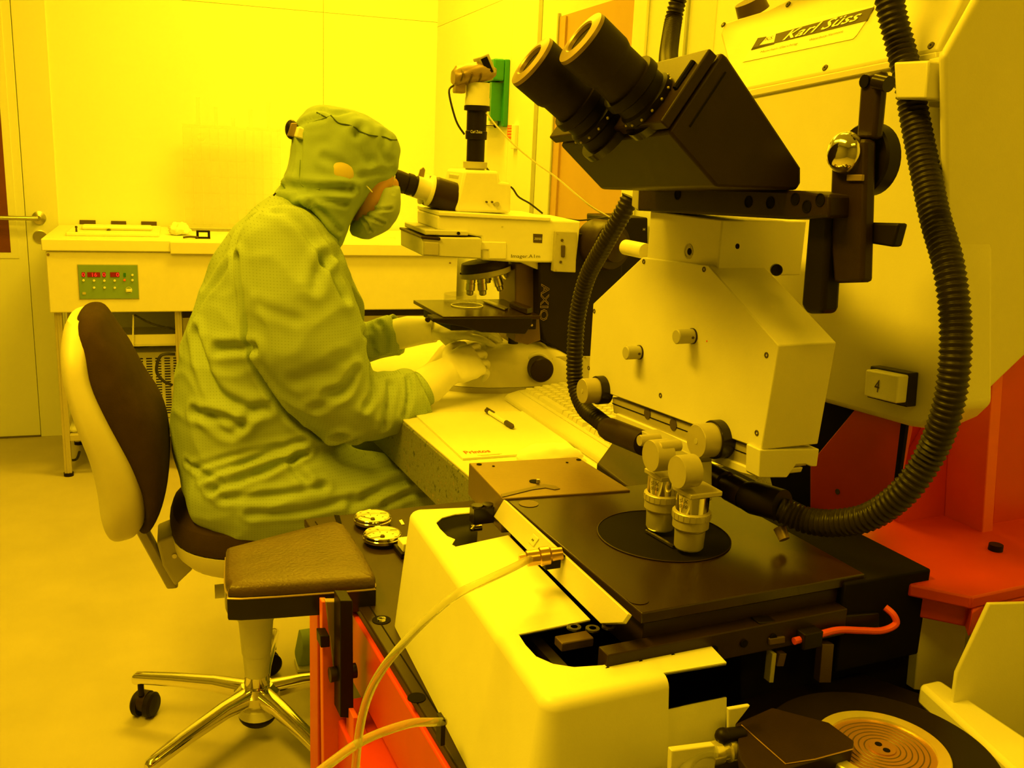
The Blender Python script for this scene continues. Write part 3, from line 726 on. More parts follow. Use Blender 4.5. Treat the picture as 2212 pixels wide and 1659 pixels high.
# thin cables around the microscope
def fcable(pts, r, mtl, label, ys):
    P = [ay(x, y, yy) for (x, y), yy in zip(pts, ys)]
    return tag(G().tube(P, r, 8, 6).build('cable', mtl), label, 'cable')
fcable([(979, 185), (970, 200), (985, 260), (1003, 290)], .0022, 'cable_black', 'thin black cable looping beside the microscope camera tube', [2.07, 2.05, 2.05, 2.058])
fcable([(1050, 243), (1075, 275), (1110, 312), (1155, 350), (1200, 382), (1245, 420), (1280, 448), (1322, 472)], .0019, 'cable_white', 'thin white cable hanging from the microscope camera across to the lamp', [2.06, 2.05, 2.04, 2.03, 2.03, 2.03, 2.03, 2.04])
fcable([(1050, 362), (1078, 393), (1105, 405), (1120, 425), (1145, 440), (1172, 461)], .0022, 'cable_black', 'thin black cable running behind the microscope head to the right', [2.10, 2.165, 2.17, 2.17, 2.17, 2.17])
fcable([(1190, 470), (1225, 473), (1252, 476), (1290, 472), (1322, 468)], .0018, 'cable_black', 'thin black cable lying on top of the microscope arm', [2.1, 2.1, 2.1, 2.1, 2.1])

# ================================================================== CHAIR
HX, HY = 0.129, 1.994
t = thing('swivel_chair', 'cream and black swivel chair on a five-legged polished base, under the seated person', 'chair', (HX, HY, 0))
BYC = 2.02
def cy(px, py, y=BYC): return ay(px, py, y)
def lpair(a, b, dy, y=BYC, pw=None):
    A = cy(*a, y); B = cy(*b, y); return ((A + B) / 2, (B - A) / 2, Y * dy)
shell = [((150, 682), (200, 672), .09), ((143, 700), (215, 705), .13), ((140, 740), (215, 745), .165), ((147, 800), (225, 790), .18), ((170, 880), (255, 850), .19), ((200, 960), (290, 910), .19),
         ((215, 1030), (318, 965), .185), ((222, 1085), (330, 1020), .175), ((235, 1120), (322, 1080), .15), ((255, 1133), (305, 1118), .10)]
G().loft(dense([lpair(a, b, dy) for a, b, dy in shell]), 40, 3.0).build('backrest_shell', 'shell', t)
cush = [((186, 664), (206, 662), .06), ((172, 674), (228, 672), .105), ((163, 704), (250, 706), .14), ((165, 745), (280, 750), .158), ((180, 805), (312, 810), .175), ((215, 885), (350, 870), .18), ((262, 955), (366, 930), .18),
        ((296, 1010), (366, 1000), .175), ((310, 1060), (355, 1055), .16), ((305, 1110), (335, 1105), .11), ((300, 1124), (320, 1122), .07)]
G().loft(dense([lpair(a, b, dy) for a, b, dy in cush]), 40, 2.6).build('backrest_cushion', 'fabric', t)
sx0 = cy(366, 1100).x; sx1 = sx0 + .46; sm = (sx0 + sx1) / 2
def sring(z, k, k2=None): return (Vector((sm, BYC, z)), X * (sx1 - sx0) / 2 * k, Y * .215 * (k2 or k))
zc0 = cy(500, 1150).z
G().loft([sring(.498, .90), sring(.508, .985), sring(.53, 1.0), sring(.552, .97), sring(.566, .88), sring(.572, .6)], 44, 2.8).build('seat_cushion', 'fabric', t)
G().loft([sring(.452, .78), sring(.458, .90), sring(.475, .965), sring(.505, .985)], 44, 2.8).build('seat_shell', 'shell', t)
a = cy(295, 1122); b = cy(372, 1262)
G().loft([(a, X * .012, Y * .022), ((a + b) / 2, X * .012, Y * .022), (b, X * .012, Y * .022)], 16, 4).build('backrest_bar', 'grey_paint', t)
G().prism([cy(x, y, 1.97) for x, y in ((338, 1170), (375, 1155), (400, 1205), (418, 1230), (378, 1268), (352, 1225))], Y * .10).build('bar_bracket', 'grey_paint', t, bevel=.006, seg=3)
c = cy(377, 1200, 1.97); G().cyl(c, c - Y * .004, .005, n=12).build('bolt', 'steel', t)
G().prism([cy(x, y, 1.93) for x, y in ((405, 1208), (620, 1200), (620, 1235), (418, 1232))], Y * .16).build('seat_mechanism', 'grey_paint', t, bevel=.006)
a = cy(464, 1278, 1.96); G().lathe(a, X, [(0, .0145), (.035, .0145), (.036, .008), (.07, .008)], 18).build('height_knob', 'lightgrey', t)
G().lathe((HX, HY, .15), Z, [(0, .024), (.01, .026), (.06, .030), (.061, .0315), (.14, .037), (.141, .039), (.27, .043), (.30, .043)], 32).build('column', 'lightgrey', t)
G().lathe((HX, HY, .128), Z, [(0, .026), (.01, .0285), (.03, .026), (.034, .02)], 28).build('column_collar', 'chrome', t)
G().lathe((HX, HY, .092), Z, [(0, .040), (.012, .050), (.03, .050), (.042, .034)], 32).build('base_hub', 'chrome', t)
G().ell((HX, HY, .062), X * .042, Y * .042, Z * .03, 24, 12).build('hub_cap', 'black', t)
G().lathe((HX, HY, .062), Z, [(0, .042), (.022, .042), (.03, .034)], 24).build('hub_ring', 'white', t)
for k in range(5):
    a = math.radians(6 + 72 * k); d = Vector((math.cos(a), math.sin(a), 0)); w = Vector((-d.y, d.x, 0)); c = Vector((HX, HY, 0))
    secs = [(c + d * .03 + Z * .115, w * .022, Z * .020), (c + d * .10 + Z * .118, w * .018, Z * .017), (c + d * .20 + Z * .112, w * .016, Z * .014), (c + d * .275 + Z * .104, w * .0145, Z * .013), (c + d * .295 + Z * .100, w * .013, Z * .014), (c + d * .303 + Z * .097, w * .007, Z * .010)]
    G().loft(secs, 22, 2.6).build('leg', 'chrome', t)
    ct = c + d * .285
    sw = math.radians([150, 195, 60, 250, 20][k]); f = Vector((math.cos(sw), math.sin(sw), 0)); s_ = Vector((-f.y, f.x, 0))
    g = G().cyl(ct + Z * .060, ct + Z * .092, .007, n=12); g.build('caster_stem', 'black', t)
    wc = ct + f * .014
    cs = G().loft([(wc + Z * .036 - s_ * .009, f * .026, Z * .024), (wc + Z * .036 + s_ * .009, f * .026, Z * .024)], 24, 2).build('caster_hood', 'black_metal', t)
    for sd in (-1, 1):
        G().lathe(wc + Z * .029 + s_ * sd * .008, s_ * sd, [(0, .0285), (.012, .029), (.017, .024), (.019, .006)], 28).build('wheel', 'black', t)
# ================================================================== PERSON
PY = 2.02
pr = thing('person', 'seated person in green hooded coverall, mask and pale gloves, looking into the microscope', 'person', (.25, PY, 0))
def pp(px, py, y=PY): return ay(px, py, y)
def ring2(a, b, dy, y=PY):
    A = pp(*a, y); B = pp(*b, y); return ((A + B) / 2, (B - A) / 2, Y * dy)
def limb(g, pts, n=20, capped=True):
    """pts (px,py,y,radius in metres)"""
    P = [pp(a, b, c) for a, b, c, r in pts]; secs = []
    for i, p in enumerate(P):
        d = (P[min(i + 1, len(P) - 1)] - P[max(i - 1, 0)]).normalized()
        s_ = Y - d * d.y; s_.normalize(); w = d.cross(s_)
        secs.append((p, s_ * pts[i][3], w * pts[i][3]))
    g.loft(secs, n)
    g.ell(P[0], X * pts[0][3] * .98, Y * pts[0][3] * .98, Z * pts[0][3] * .98, 16, 10)
    if capped: g.ell(P[-1], X * pts[-1][3] * .9, Y * pts[-1][3] * .9, Z * pts[-1][3] * .9, 16, 10)
g = G()
tor = [((612, 412), (700, 470), .07), ((580, 428), (722, 510), .12), ((545, 452), (735, 545), .165), ((505, 492), (742, 580), .195), ((462, 560), (748, 625), .205), ((425, 650), (745, 690), .20), ((398, 740), (735, 770), .195),
       ((380, 820), (730, 840), .19), ((372, 900), (738, 900), .19), ((376, 970), (760, 965), .195), ((388, 1030), (780, 1040), .205), ((410, 1080), (780, 1090), .21), ((470, 1118), (740, 1125), .19), ((540, 1140), (700, 1145), .13)]
g.loft([ring2(a, b, dy) for a, b, dy in tor], 36, 2.5)
# near arm
NA = [(612, 545, 1.87, .088), (640, 640, 1.85, .104), (668, 735, 1.84, .104), (705, 820, 1.84, .092), (755, 868, 1.84, .076), (815, 878, 1.85, .066), (865, 866, 1.87, .060), (893, 858, 1.875, .062), (899, 856, 1.876, .054)]
limb(g, NA, capped=False)
FA = [(690, 600, 2.17, .07), (715, 680, 2.19, .07), (740, 735, 2.20, .062), (790, 742, 2.20, .046), (835, 728, 2.19, .046), (852, 724, 2.19, .048)]
limb(g, FA, capped=False)
# thighs and legs
limb(g, [(540, 1050, 1.92, .125), (660, 1065, 1.90, .115), (780, 1075, 1.90, .10), (880, 1085, 1.90, .088), (960, 1095, 1.90, .078)])
limb(g, [(560, 1030, 2.12, .115), (700, 1030, 2.14, .11), (820, 1040, 2.15, .09), (920, 1050, 2.16, .078)])
def leg3(P, R):
    secs = []
    for i, p in enumerate(P):
        d = (P[min(i + 1, len(P) - 1)] - P[max(i - 1, 0)]).normalized(); s_ = (Y - d * d.y).normalized(); w = d.cross(s_)
        secs.append((p, s_ * R[i], w * R[i]))
    g.loft(secs, 20); g.ell(P[0], X * R[0], Y * R[0], Z * R[0])
kn = pp(955, 1092, 1.90); leg3([kn, kn + Vector((.0, .01, -.2)), kn + Vector((.02, .02, kn.z * -1 + .12))], [.078, .066, .058])
kf = pp(915, 1052, 2.16); leg3([kf, Vector(((kf.x + .32) / 2, 2.2, .33)), Vector((.335, 2.26, .12))], [.076, .062, .056])
body = remeshed(g, .0072, 7)
n = len(body.vertices); co = np.empty(n * 3); body.vertices.foreach_get('co', co); co = co.reshape(-1, 3)
nr = np.empty(n * 3); body.vertices.foreach_get('normal', nr); nr = nr.reshape(-1, 3)
disp = np.zeros(n)
for i in range(n):
    p = Vector(co[i])
    f = noise.noise(Vector((p.x * 7 + p.z * 5, p.y * 6, p.z * 9 - p.x * 4)))
    r = 1 - abs(noise.noise(Vector((p.x * 9 + p.z * 6, p.y * 7 + 4, p.z * 12 - p.x * 5)))) * 2
    disp[i] = .009 * f + .0045 * r * abs(r)
bvh = BVHTree.FromPolygons([Vector(c) for c in co], [tuple(p.vertices) for p in body.polygons])
def hit(px, py, tree=None):
    r = ray(px, py).normalized(); h = (tree or bvh).ray_cast(CAM, r)
    return h[0]
def stroke(pts, w, dep, ridge=.5):
    global disp
    P = [hit(*q_) for q_ in pts]; P = [p for p in P if p is not None]
    if len(P) < 2: return
    P = spline(P, 4); best = np.full(n, 1e9)
    for a, b in zip(P[:-1], P[1:]):
        a = np.array(a); b = np.array(b); ab = b - a; L2 = (ab @ ab) + 1e-12
        tt = np.clip(((co - a) @ ab) / L2, 0, 1); dd = np.linalg.norm(co - (a + tt[:, None] * ab), axis=1); best = np.minimum(best, dd)
    disp += -dep * np.exp(-(best / w) ** 2) + ridge * dep * np.exp(-((best - 2.0 * w) / (1.1 * w)) ** 2)
ST = [([(520, 560), (528, 650), (545, 740), (575, 820), (625, 890), (690, 935), (760, 942)], .010, .016), ([(470, 755), (520, 750), (560, 748)], .010, .010), ([(425, 720), (440, 790), (470, 850), (530, 880), (570, 880)], .012, .010),
      ([(400, 730), (418, 790)], .008, .008), ([(375, 870), (420, 890), (480, 900), (520, 915)], .010, .010), ([(450, 900), (500, 935), (545, 890)], .010, .007), ([(700, 560), (725, 600), (745, 640)], .012, .010),
      ([(735, 545), (700, 560), (680, 620)], .012, .006), ([(800, 800), (808, 850), (790, 880)], .008, .008), ([(770, 800), (750, 840), (710, 850)], .010, .008), ([(835, 790), (842, 830), (838, 880), (830, 920)], .008, .008),
      ([(865, 785), (880, 820), (882, 860), (870, 900)], .006, .009), ([(460, 1058), (560, 1020), (650, 985), (740, 935)], .008, .012), ([(440, 1035), (540, 995), (650, 950)], .007, .007), ([(420, 1010), (500, 985), (600, 962)], .006, .005),
      ([(400, 1000), (440, 1020), (480, 1040)], .006, .005), ([(480, 1075), (600, 1070), (700, 1050)], .008, .008), ([(540, 1110), (650, 1105), (760, 1075)], .008, .007), ([(640, 980), (632, 1010), (660, 1040)], .009, .008),
      ([(760, 1090), (820, 1060), (880, 1035)], .010, .009), ([(830, 1090), (890, 1065), (930, 1060)], .008, .006), ([(560, 660), (640, 690)], .010, .003), ([(480, 580), (440, 640), (420, 700)], .014, .006), ([(600, 460), (660, 500), (700, 560)], .012, .008),
      ([(640, 820), (700, 800), (770, 760)], .014, .004), ([(680, 880), (740, 840), (760, 800)], .010, .005), ([(780, 720), (800, 740), (810, 760)], .008, .007), ([(820, 700), (835, 730), (830, 755)], .007, .007)]
for P_, w_s, d_s in ST: stroke(P_, w_s * .85, d_s * 1.15)
co = co + nr * disp[:, None]
body.vertices.foreach_set('co', co.reshape(-1)); body.update()
bo = link_mesh(body, 'coverall', 'suit', pr, 'green grid-woven cleanroom coverall')
sm_ = bo.modifiers.new('s', 'SUBSURF'); sm_.levels = 0; sm_.render_levels = 1
# sleeve cuffs
ce = pp(898, 858, 1.875)
def sock(pts, r0, name, mt, par=pr, label=None):
    P = [pp(*p[:3]) for p in pts]; secs = []
    for i, p in enumerate(P):
        d = (P[min(i + 1, len(P) - 1)] - P[max(i - 1, 0)]).normalized(); s2 = (Y - d * d.y).normalized(); w = d.cross(s2)
        secs.append((p, s2 * pts[i][3], w * pts[i][3]))
    return G().loft(secs, 28).build(name, mt, par, label=label)
cpts = []
def cuff(c, d, r, name, rim=.004):
    d = d.normalized(); s2 = (Y - d * d.y).normalized(); w = d.cross(s2); R = []
    for k, (t_, rr_) in enumerate(((-.014, r * .95), (0, r), (.004, r * .97), (.004, r * .88), (-.012, r * .80))):
        R.append([c + d * t_ + (s2 * math.cos(2 * math.pi * i / 40) + w * math.sin(2 * math.pi * i / 40)) * (rr_ * (1 + .07 * noise.noise(Vector((i * .42, k * .1, 1.3))))) for i in range(40)])
    return G().rings(R, cap=False).build(name, 'suit', pr)
cuff(pp(900, 856, 1.876), pp(930, 838, 1.88) - pp(885, 862, 1.873), .060, 'sleeve_cuff')
cuff(pp(856, 723, 2.19), pp(885, 718, 2.17) - pp(850, 725, 2.19), .048, 'sleeve_cuff')
# ---------------- hood
g = G()
hood = [((684, 226), (716, 226), .03), ((664, 236), (765, 238), .065), ((648, 256), (812, 262), .088), ((634, 290), (852, 292), .098), ((626, 325), (861, 325), .10), ((618, 360), (857, 358), .10),
        ((611, 388), (842, 384), .10), ((612, 410), (800, 412), .10), ((628, 436), (780, 438), .098), ((655, 462), (765, 464), .092), ((672, 492), (752, 494), .085), ((690, 520), (735, 528), .07)]
g.loft([ring2(a, b, dy) for a, b, dy in hood], 44, 2.4)
g.ell(pp(650, 425), X * .05, Y * .10, Z * .02, 20, 10)
hm = remeshed(g, .006, 6)
n = len(hm.vertices); co = np.empty(n * 3); hm.vertices.foreach_get('co', co); co = co.reshape(-1, 3)
nr = np.empty(n * 3); hm.vertices.foreach_get('normal', nr); nr = nr.reshape(-1, 3); disp = np.zeros(n)
for i in range(n):
    p = Vector(co[i]); disp[i] = .005 * noise.noise(Vector((p.x * 14, p.y * 12, p.z * 17))) + .002 * noise.noise(p * 45)
bvh = BVHTree.FromPolygons([Vector(c) for c in co], [tuple(p.vertices) for p in hm.polygons])
for s_ in [([(608, 408), (650, 412), (700, 412), (760, 408)], .007, .012), ([(620, 395), (660, 400), (740, 402)], .006, .006), ([(640, 425), (700, 430), (745, 440)], .006, .007), ([(650, 440), (690, 480), (720, 520)], .006, .008),
           ([(668, 435), (700, 460), (735, 500)], .005, .006), ([(770, 290), (785, 330), (800, 350)], .009, .007), ([(640, 280), (660, 265), (700, 255)], .006, .004), ([(650, 300), (648, 350), (650, 400)], .006, .004),
           ([(800, 250), (780, 275), (770, 290)], .008, .005), ([(830, 290), (825, 330), (840, 350)], .008, .005), ([(700, 340), (740, 360), (760, 390)], .008, .004), ([(780, 380), (820, 372), (850, 368)], .006, .005), ([(690, 235), (720, 245), (750, 240)], .006, .004)]: stroke(*s_)
co = co + nr * disp[:, None]
hm.vertices.foreach_set('co', co.reshape(-1)); hm.update()
hb = BVHTree.FromPolygons([Vector(c) for c in co], [tuple(p.vertices) for p in hm.polygons])
ho = link_mesh(hm, 'hood', 'hood', pr, 'green cloth hood')
def surf_line(pts, r, name, mt, tree, off=.001, par=pr):
    P = []
    for a, b in pts:
        h = hit(a, b, tree)
        if h is not None: P.append(h - Y * off)
    if len(P) > 1: return G().tube(P, r, 6, 3).build(name, mt, par)
surf_line([(668, 232), (684, 243), (705, 254)], .0014, 'seam', 'seam', hb, par=ho)
surf_line([(714, 249), (726, 262), (735, 267), (752, 270), (768, 276), (776, 283), (795, 291), (812, 294), (830, 296), (845, 302), (857, 302)], .0014, 'seam', 'seam', hb, par=ho)
surf_line([(665, 265), (690, 258), (712, 250)], .0008, 'seam', 'hood', hb, par=ho)
surf_line([(648, 345), (646, 380), (655, 402), (690, 408)], .0008, 'seam', 'hood', hb, par=ho)
h = hit(744, 374, hb)
if h is None: h = pp(744, 374, PY - .09)
G().ell(h + Y * .0055, X * .030, Y * .0115, Z * .0235, 32, 12).build('ear_opening', 'ear_skin', pr, label='skin showing through the oval ear opening of the hood')
# fastener at the back of the hood
c = pp(630, 280, PY - .01)
G().ell(c - X * .0, X * .013, Y * .018, Z * .019, 20, 12).build('hood_toggle', 'black', pr)
G().prism([pp(x, y, PY - .03) for x, y in ((629, 265), (643, 266), (638, 297), (621, 293))], Y * .03).build('toggle_clip', 'brushed', pr, bevel=.002)
G().prism([pp(x, y, PY - .058) for x, y in ((645, 272), (666, 281), (659, 303), (638, 296))], Y * .05).build('white_tab', 'paper', pr, bevel=.003)
c = pp(592, 423, PY - .05)
G().prism([pp(x, y, PY - .10) for x, y in ((590, 422), (595, 416), (597, 418), (592, 424))], Y * .01).build('collar_snap', 'black', pr)
# ---------------- face (skin) with eye, nose under the mask
g = G()
face = [((772, 318), (838, 322), .055), ((765, 345), (846, 348), .066), ((762, 375), (850, 374), .074), ((762, 400), (844, 396), .076), ((764, 430), (838, 430), .070), ((764, 455), (826, 458), .058), ((762, 478), (800, 480), .04)]
g.loft([ring2(a, b, dy, PY + .0) for a, b, dy in face], 32, 2.3)
g.ell(pp(846, 402), X * .016, Y * .013, Z * .02)
g.ell(pp(838, 360), X * .012, Y * .055, Z * .010)
fm = remeshed(g, .004, 4)
fo = link_mesh(fm, 'face', 'skin', pr)
for sy in (-.034, .034):
    c = pp(843, 381, PY + sy); G().ell(c, X * .0105, Y * .013, Z * .0115, 16, 10).build('eye', 'white', fo)
    G().ell(c + X * .0075, X * .004, Y * .0055, Z * .0055, 12, 8).build('iris', 'lens', fo)
G().lathe(pp(764, 385, PY - .068), -Y, [(0, .012), (.006, .014), (.009, .010)], 18).build('ear', 'skin', fo)
# ---------------- mask
g = G()
mk = [((802, 403), (856, 400), .075), ((800, 415), (859, 414), .082), ((795, 432), (859, 432), .086), ((786, 450), (857, 453), .084), ((770, 466), (850, 472), .076), ((758, 482), (838, 490), .066), ((757, 500), (818, 504), .052), ((763, 511), (797, 513), .036)]
g.loft([ring2(a, b, dy, PY) for a, b, dy in mk], 40, 2.6)
mm_ = remeshed(g, .0038, 3)
n = len(mm_.vertices); co = np.empty(n * 3); mm_.vertices.foreach_get('co', co); co = co.reshape(-1, 3)
nr = np.empty(n * 3); mm_.vertices.foreach_get('normal', nr); nr = nr.reshape(-1, 3); disp = np.array([.003 * noise.noise(Vector(c) * 28) for c in co])
bvh = BVHTree.FromPolygons([Vector(c) for c in co], [tuple(p.vertices) for p in mm_.polygons])
for s_ in [([(792, 451), (815, 453), (845, 451)], .0028, .005), ([(783, 462), (805, 472), (828, 482)], .0028, .006), ([(780, 464), (792, 482), (800, 500)], .0028, .006), ([(810, 418), (850, 418)], .0025, .002), ([(805, 405), (856, 406)], .002, .003)]: stroke(*s_)
co = co + nr * disp[:, None]; mm_.vertices.foreach_set('co', co.reshape(-1)); mm_.update()
mb_ = BVHTree.FromPolygons([Vector(c) for c in co], [tuple(p.vertices) for p in mm_.polygons])
mo = link_mesh(mm_, 'mask', 'mask', pr, 'pleated green face mask')
G().tube([pp(790, 400, PY - .088), pp(798, 408, PY - .09), pp(804, 415, PY - .088)], .0012, 6, 4).build('ear_loop', 'white', mo)
# neck collar (seen between hood and suit)
g = G(); g.loft([ring2((640, 440), (735, 480), .075), ring2((650, 470), (740, 520), .085), ring2((640, 500), (722, 548), .095)], 28, 2.3); g.build('collar', 'hood', pr)
# ---------------- hands
def hand(wr, kd, up, side, name, curl=0.5, th_up=True, sc=1.0, par=pr):
    """wr wrist point, kd unit direction of the metacarpals, up = back-of-hand normal, side towards the thumb"""
    kd = kd.normalized(); up = (up - kd * up.dot(kd)).normalized(); side = kd.cross(up) * (1 if kd.cross(up).dot(side) > 0 else -1)
    g = G()
    g.loft([(wr - kd * .02 * sc, side * .027 * sc, up * .022 * sc), (wr, side * .029 * sc, up * .020 * sc), (wr + kd * .03 * sc, side * .039 * sc, up * .018 * sc), (wr + kd * .065 * sc, side * .044 * sc, up * .016 * sc), (wr + kd * .088 * sc, side * .042 * sc, up * .0125 * sc), (wr + kd * .096 * sc, side * .038 * sc, up * .008 * sc)], 26, 2.5)
    lens = [(.044, .026, .021), (.049, .030, .022), (.045, .028, .021), (.034, .021, .019)]
    for i, (l1, l2, l3) in enumerate(lens):
        off = (.031 - .0205 * i) * sc
        p = wr + kd * (.080 - .004 * (i in (0, 3))) * sc + side * off; r0 = (.0098, .0100, .0096, .0085)[i] * sc
        a = curl * (0.6 + .1 * i); ch = [p]; rr = [r0]
        for L_, da in ((l1, a), (l2, a * 1.1), (l3, a * .8)):
            if L_ == l1: ang = da
            else: ang += da
            d = kd * math.cos(ang) - up * math.sin(ang) + side * .06 * (1.5 - i)
            p = p + d.normalized() * L_ * sc; ch.append(p); rr.append(rr[-1] * .93)
        P = spline(ch, 5); m_ = len(P)
        g.tube(P, 0, 12, 1, rf=lambda k, nn, r0=r0: r0 * (1 - .2 * k / nn)); g.ell(P[-1], X * r0 * .8, Y * r0 * .8, Z * r0 * .8, 12, 8)
    t0 = wr + kd * .022 * sc + side * .026 * sc - up * .004
    t1 = t0 + (kd * .7 + side * .65 - up * .25).normalized() * .040 * sc; t2 = t1 + (kd * .9 + side * .15 - up * .3).normalized() * .031 * sc; t3 = t2 + (kd * .95 - side * .15 - up * .25).normalized() * .024 * sc
    P = spline([t0, t1, t2, t3], 5); g.tube(P, 0, 12, 1, rf=lambda k, nn: .0125 * sc * (1 - .28 * k / nn)); g.ell(P[-1], X * .009 * sc, Y * .009 * sc, Z * .009 * sc, 12, 8)
    me = remeshed(g, .0026, 3)
    for v in me.vertices: v.co = v.co + v.normal * .0012 * noise.noise(v.co * 60)
    return link_mesh(me, name, 'glove', par)
# near hand: back of the hand towards the viewer, fingers on the focus knob
w0 = pp(962, 805, 1.90); w1 = pp(1052, 764, 1.94)
hd = (w1 - w0)
h1 = hand(w0, hd, Vector((.05, -.75, .62)), Vector((0, .4, 1)), 'glove', curl=.62, sc=.92)
sock([(885, 860, 1.872, .034), (905, 846, 1.876, .037), (925, 832, 1.882, .037)], 0, 'wrist_band', 'suit')
sock([(914, 838, 1.880, .0385), (924, 832, 1.883, .0395), (945, 816, 1.892, .036), (958, 808, 1.898, .032), (972, 800, 1.902, .031)], 0, 'glove_cuff', 'glove')
w0 = pp(945, 713, 2.12); w1 = pp(1010, 708, 2.08)
h2 = hand(w0, (w1 - w0), Vector((0, -.5, .85)), Vector((.2, -1, 0)), 'glove', curl=.5, sc=.92)
sock([(858, 722, 2.18, .036), (885, 716, 2.16, .036), (915, 713, 2.14, .032), (940, 712, 2.125, .029)], 0, 'glove_cuff', 'glove')
# ---------------- shoes
def shoe(c, ang, lab=None):
    f = Vector((math.cos(ang), math.sin(ang), 0)); s_ = Vector((-f.y, f.x, 0)); c = Vector(c)
    o = G().loft([(c - f * .06 + Z * .03, s_ * .030, Z * .012), (c - f * .05 + Z * .055, s_ * .036, Z * .045), (c + Z * .055, s_ * .038, Z * .045), (c + f * .08 + Z * .045, s_ * .042, Z * .034), (c + f * .15 + Z * .034, s_ * .042, Z * .022), (c + f * .19 + Z * .03, s_ * .028, Z * .014)], 24, 2.5).build('shoe', 'hood', pr, label='green cloth overshoe')
    G().loft([(c - f * .062 + Z * .008, s_ * .030, Z * .008), (c + Z * .008, s_ * .040, Z * .0085), (c + f * .10 + Z * .008, s_ * .044, Z * .0085), (c + f * .195 + Z * .008, s_ * .028, Z * .008)], 20, 3).build('sole', 'white', o)
shoe((.305, 2.275, .0), .05)
shoe((.50, 1.93, .0), 0.0)
# ================================================================== MASK ALIGNER
DZ = .78
t = thing('mask_aligner', 'large cream and red mask aligner with black eyepieces, stage and white cover in the foreground', 'aligner', W(.65, .85, 0))
AL = t
def upoly(pts, u0, depth, name, mt, bevel=.001, label=None, par=None, seg=2):
    return G().prism([au(x, y, u0) for x, y in pts], U * depth).build(name, mt, par or AL, bevel=bevel, label=label, seg=seg)
def vpoly(pts, v0, depth, name, mt, bevel=.001, label=None, par=None, seg=2):
    return G().prism([av(x, y, v0) for x, y in pts], V * depth).build(name, mt, par or AL, bevel=bevel, label=label, seg=seg)
def zpoly(pts, z0, depth, name, mt, bevel=.001, label=None, par=None, seg=2):
    return G().prism([az(x, y, z0) for x, y in pts], -Z * depth).build(name, mt, par or AL, bevel=bevel, label=label, seg=seg)
# ---- console desk
uL = .279
desk = G().mbox(uL, .98, .42, 1.295, DZ - .012, DZ).build('console_top', 'black_metal', t, bevel=.002, label='dark grained console top')
G().mbox(uL + .012, uL + .0135, .45, 1.28, DZ, DZ + .0004).build('groove', 'dark', desk)
G().mbox(uL + .045, .98, 1.20, 1.29, DZ - .04, DZ - .012).build('rear_rail', 'red', t)
zpoly([(722, 1112), (733, 1113), (738, 1130), (728, 1130)], DZ + .0012, .001, 'label_plate', 'dark', 0)
zpoly([(862, 1124), (868, 1122), (874, 1132), (868, 1133)], DZ + .0012, .001, 'label_plate', 'print_light', 0)
for px, py, na in ((805, 1134, 2.4), (826, 1172, 3.3)):
    c = az(px, py, DZ); 
    gg = G().lathe(c, Z, [(0, .024), (.006, .0245)], 40).build('gauge_body', 'black', t)
    R = .0255
    bz = G().lathe(c + Z * .005, Z, [(0, R), (.001, R * 1.04), (.0045, R * 1.04), (.0055, R * 1.0), (.0085, R * .99), (.0095, R * .95), (.0090, R * .90), (.0015, R * .89)], 44, cap=False).build('gauge_bezel', 'chrome', gg, label='bright gauge rim')
    G().lathe(c + Z * .0075, Z, [(0, R * .89), (.0004, R * .89)], 40).build('gauge_dial', 'paper', gg)
    for k in range(9):
        a = math.radians(-40 + 32.5 * k); d = Vector((math.cos(a), math.sin(a), 0)); G().box(c + Z * .0082 + d * R * .68, d * .003, d.cross(Z) * .0008, Z * .0003).build('tick', 'print_dark', gg)
    d = Vector((math.cos(na), math.sin(na), 0)); G().box(c + Z * .0092 + d * R * .3, d * R * .9, d.cross(Z) * .0009, Z * .0006).build('needle', 'print_dark', gg)
    G().lathe(c + Z * .0078, Z, [(0, .0032), (.003, .0026)], 16).build('needle_hub', 'print_dark', gg)
c = az(872, 1196, DZ)
G().box(c + Z * .004 + U * .006, U * .030, V * .034, Z * .008).build('switch_base', 'black', t, bevel=.001)
G().box(c + Z * .013 + U * .006, U * .022, V * .024, Z * .012).build('push_button', 'white', t, bevel=.0015)
c = az(824, 1340, DZ)
G().lathe(c, Z, [(0, .0105), (.0008, .0105)], 24).build('screw_recess', 'dark', t); G().lathe(c + Z * .0008, Z, [(0, .0056), (.0018, .0050), (.0019, .0025), (.0005, .0022)], 20, cap=False).build('screw', 'chrome', t)
c = az(900, 1508, DZ); G().lathe(c, Z, [(0, .009), (.0008, .009)], 20).build('screw_recess', 'dark', t)
# ---- red frame under the desk (left)
G().mbox(uL - .004, uL + .04, .40, 1.15, DZ - .10, DZ - .0125).build('side_beam', 'red', t, bevel=.002)
G().mbox(uL - .03, uL + .015, .42, 1.02, DZ - .21, DZ - .125).build('side_beam', 'red', t, bevel=.002)
v0 = .98
o = vpoly([(695, 1300), (708, 1300), (728, 1500), (737, 1545), (760, 1545), (765, 1680), (740, 2100), (705, 2100), (697, 1500)], v0, .012, 'frame_post', 'red_lit', .001)
vpoly([(703, 1300), (736, 1300), (737, 1545), (727, 1500)], v0 - .002, .010, 'guide_plate', 'brushed', .001)
vpoly([(735, 1298), (762, 1298), (764, 1552), (735, 1550)], v0 - .03, .028, 'guide_bar', 'black', .001)
vpoly([(692, 1374), (712, 1373), (713, 1398), (693, 1400)], v0 - .02, .020, 'clamp_block', 'black', .001)
a = av(712, 1458, v0 - .012); G().cyl(a, a + U * .03, .0085, n=20).build('lock_knob', 'black_metal', t)
vpoly([(763, 1550), (775, 1550), (870, 1720), (870, 2000), (760, 2000)], v0 - .05, .03, 'lower_gusset', 'red_lit', .001)
G().mbox(uL - .02, uL + .02, .45, .98, .08, .16).build('base_beam', 'red', t, bevel=.002)
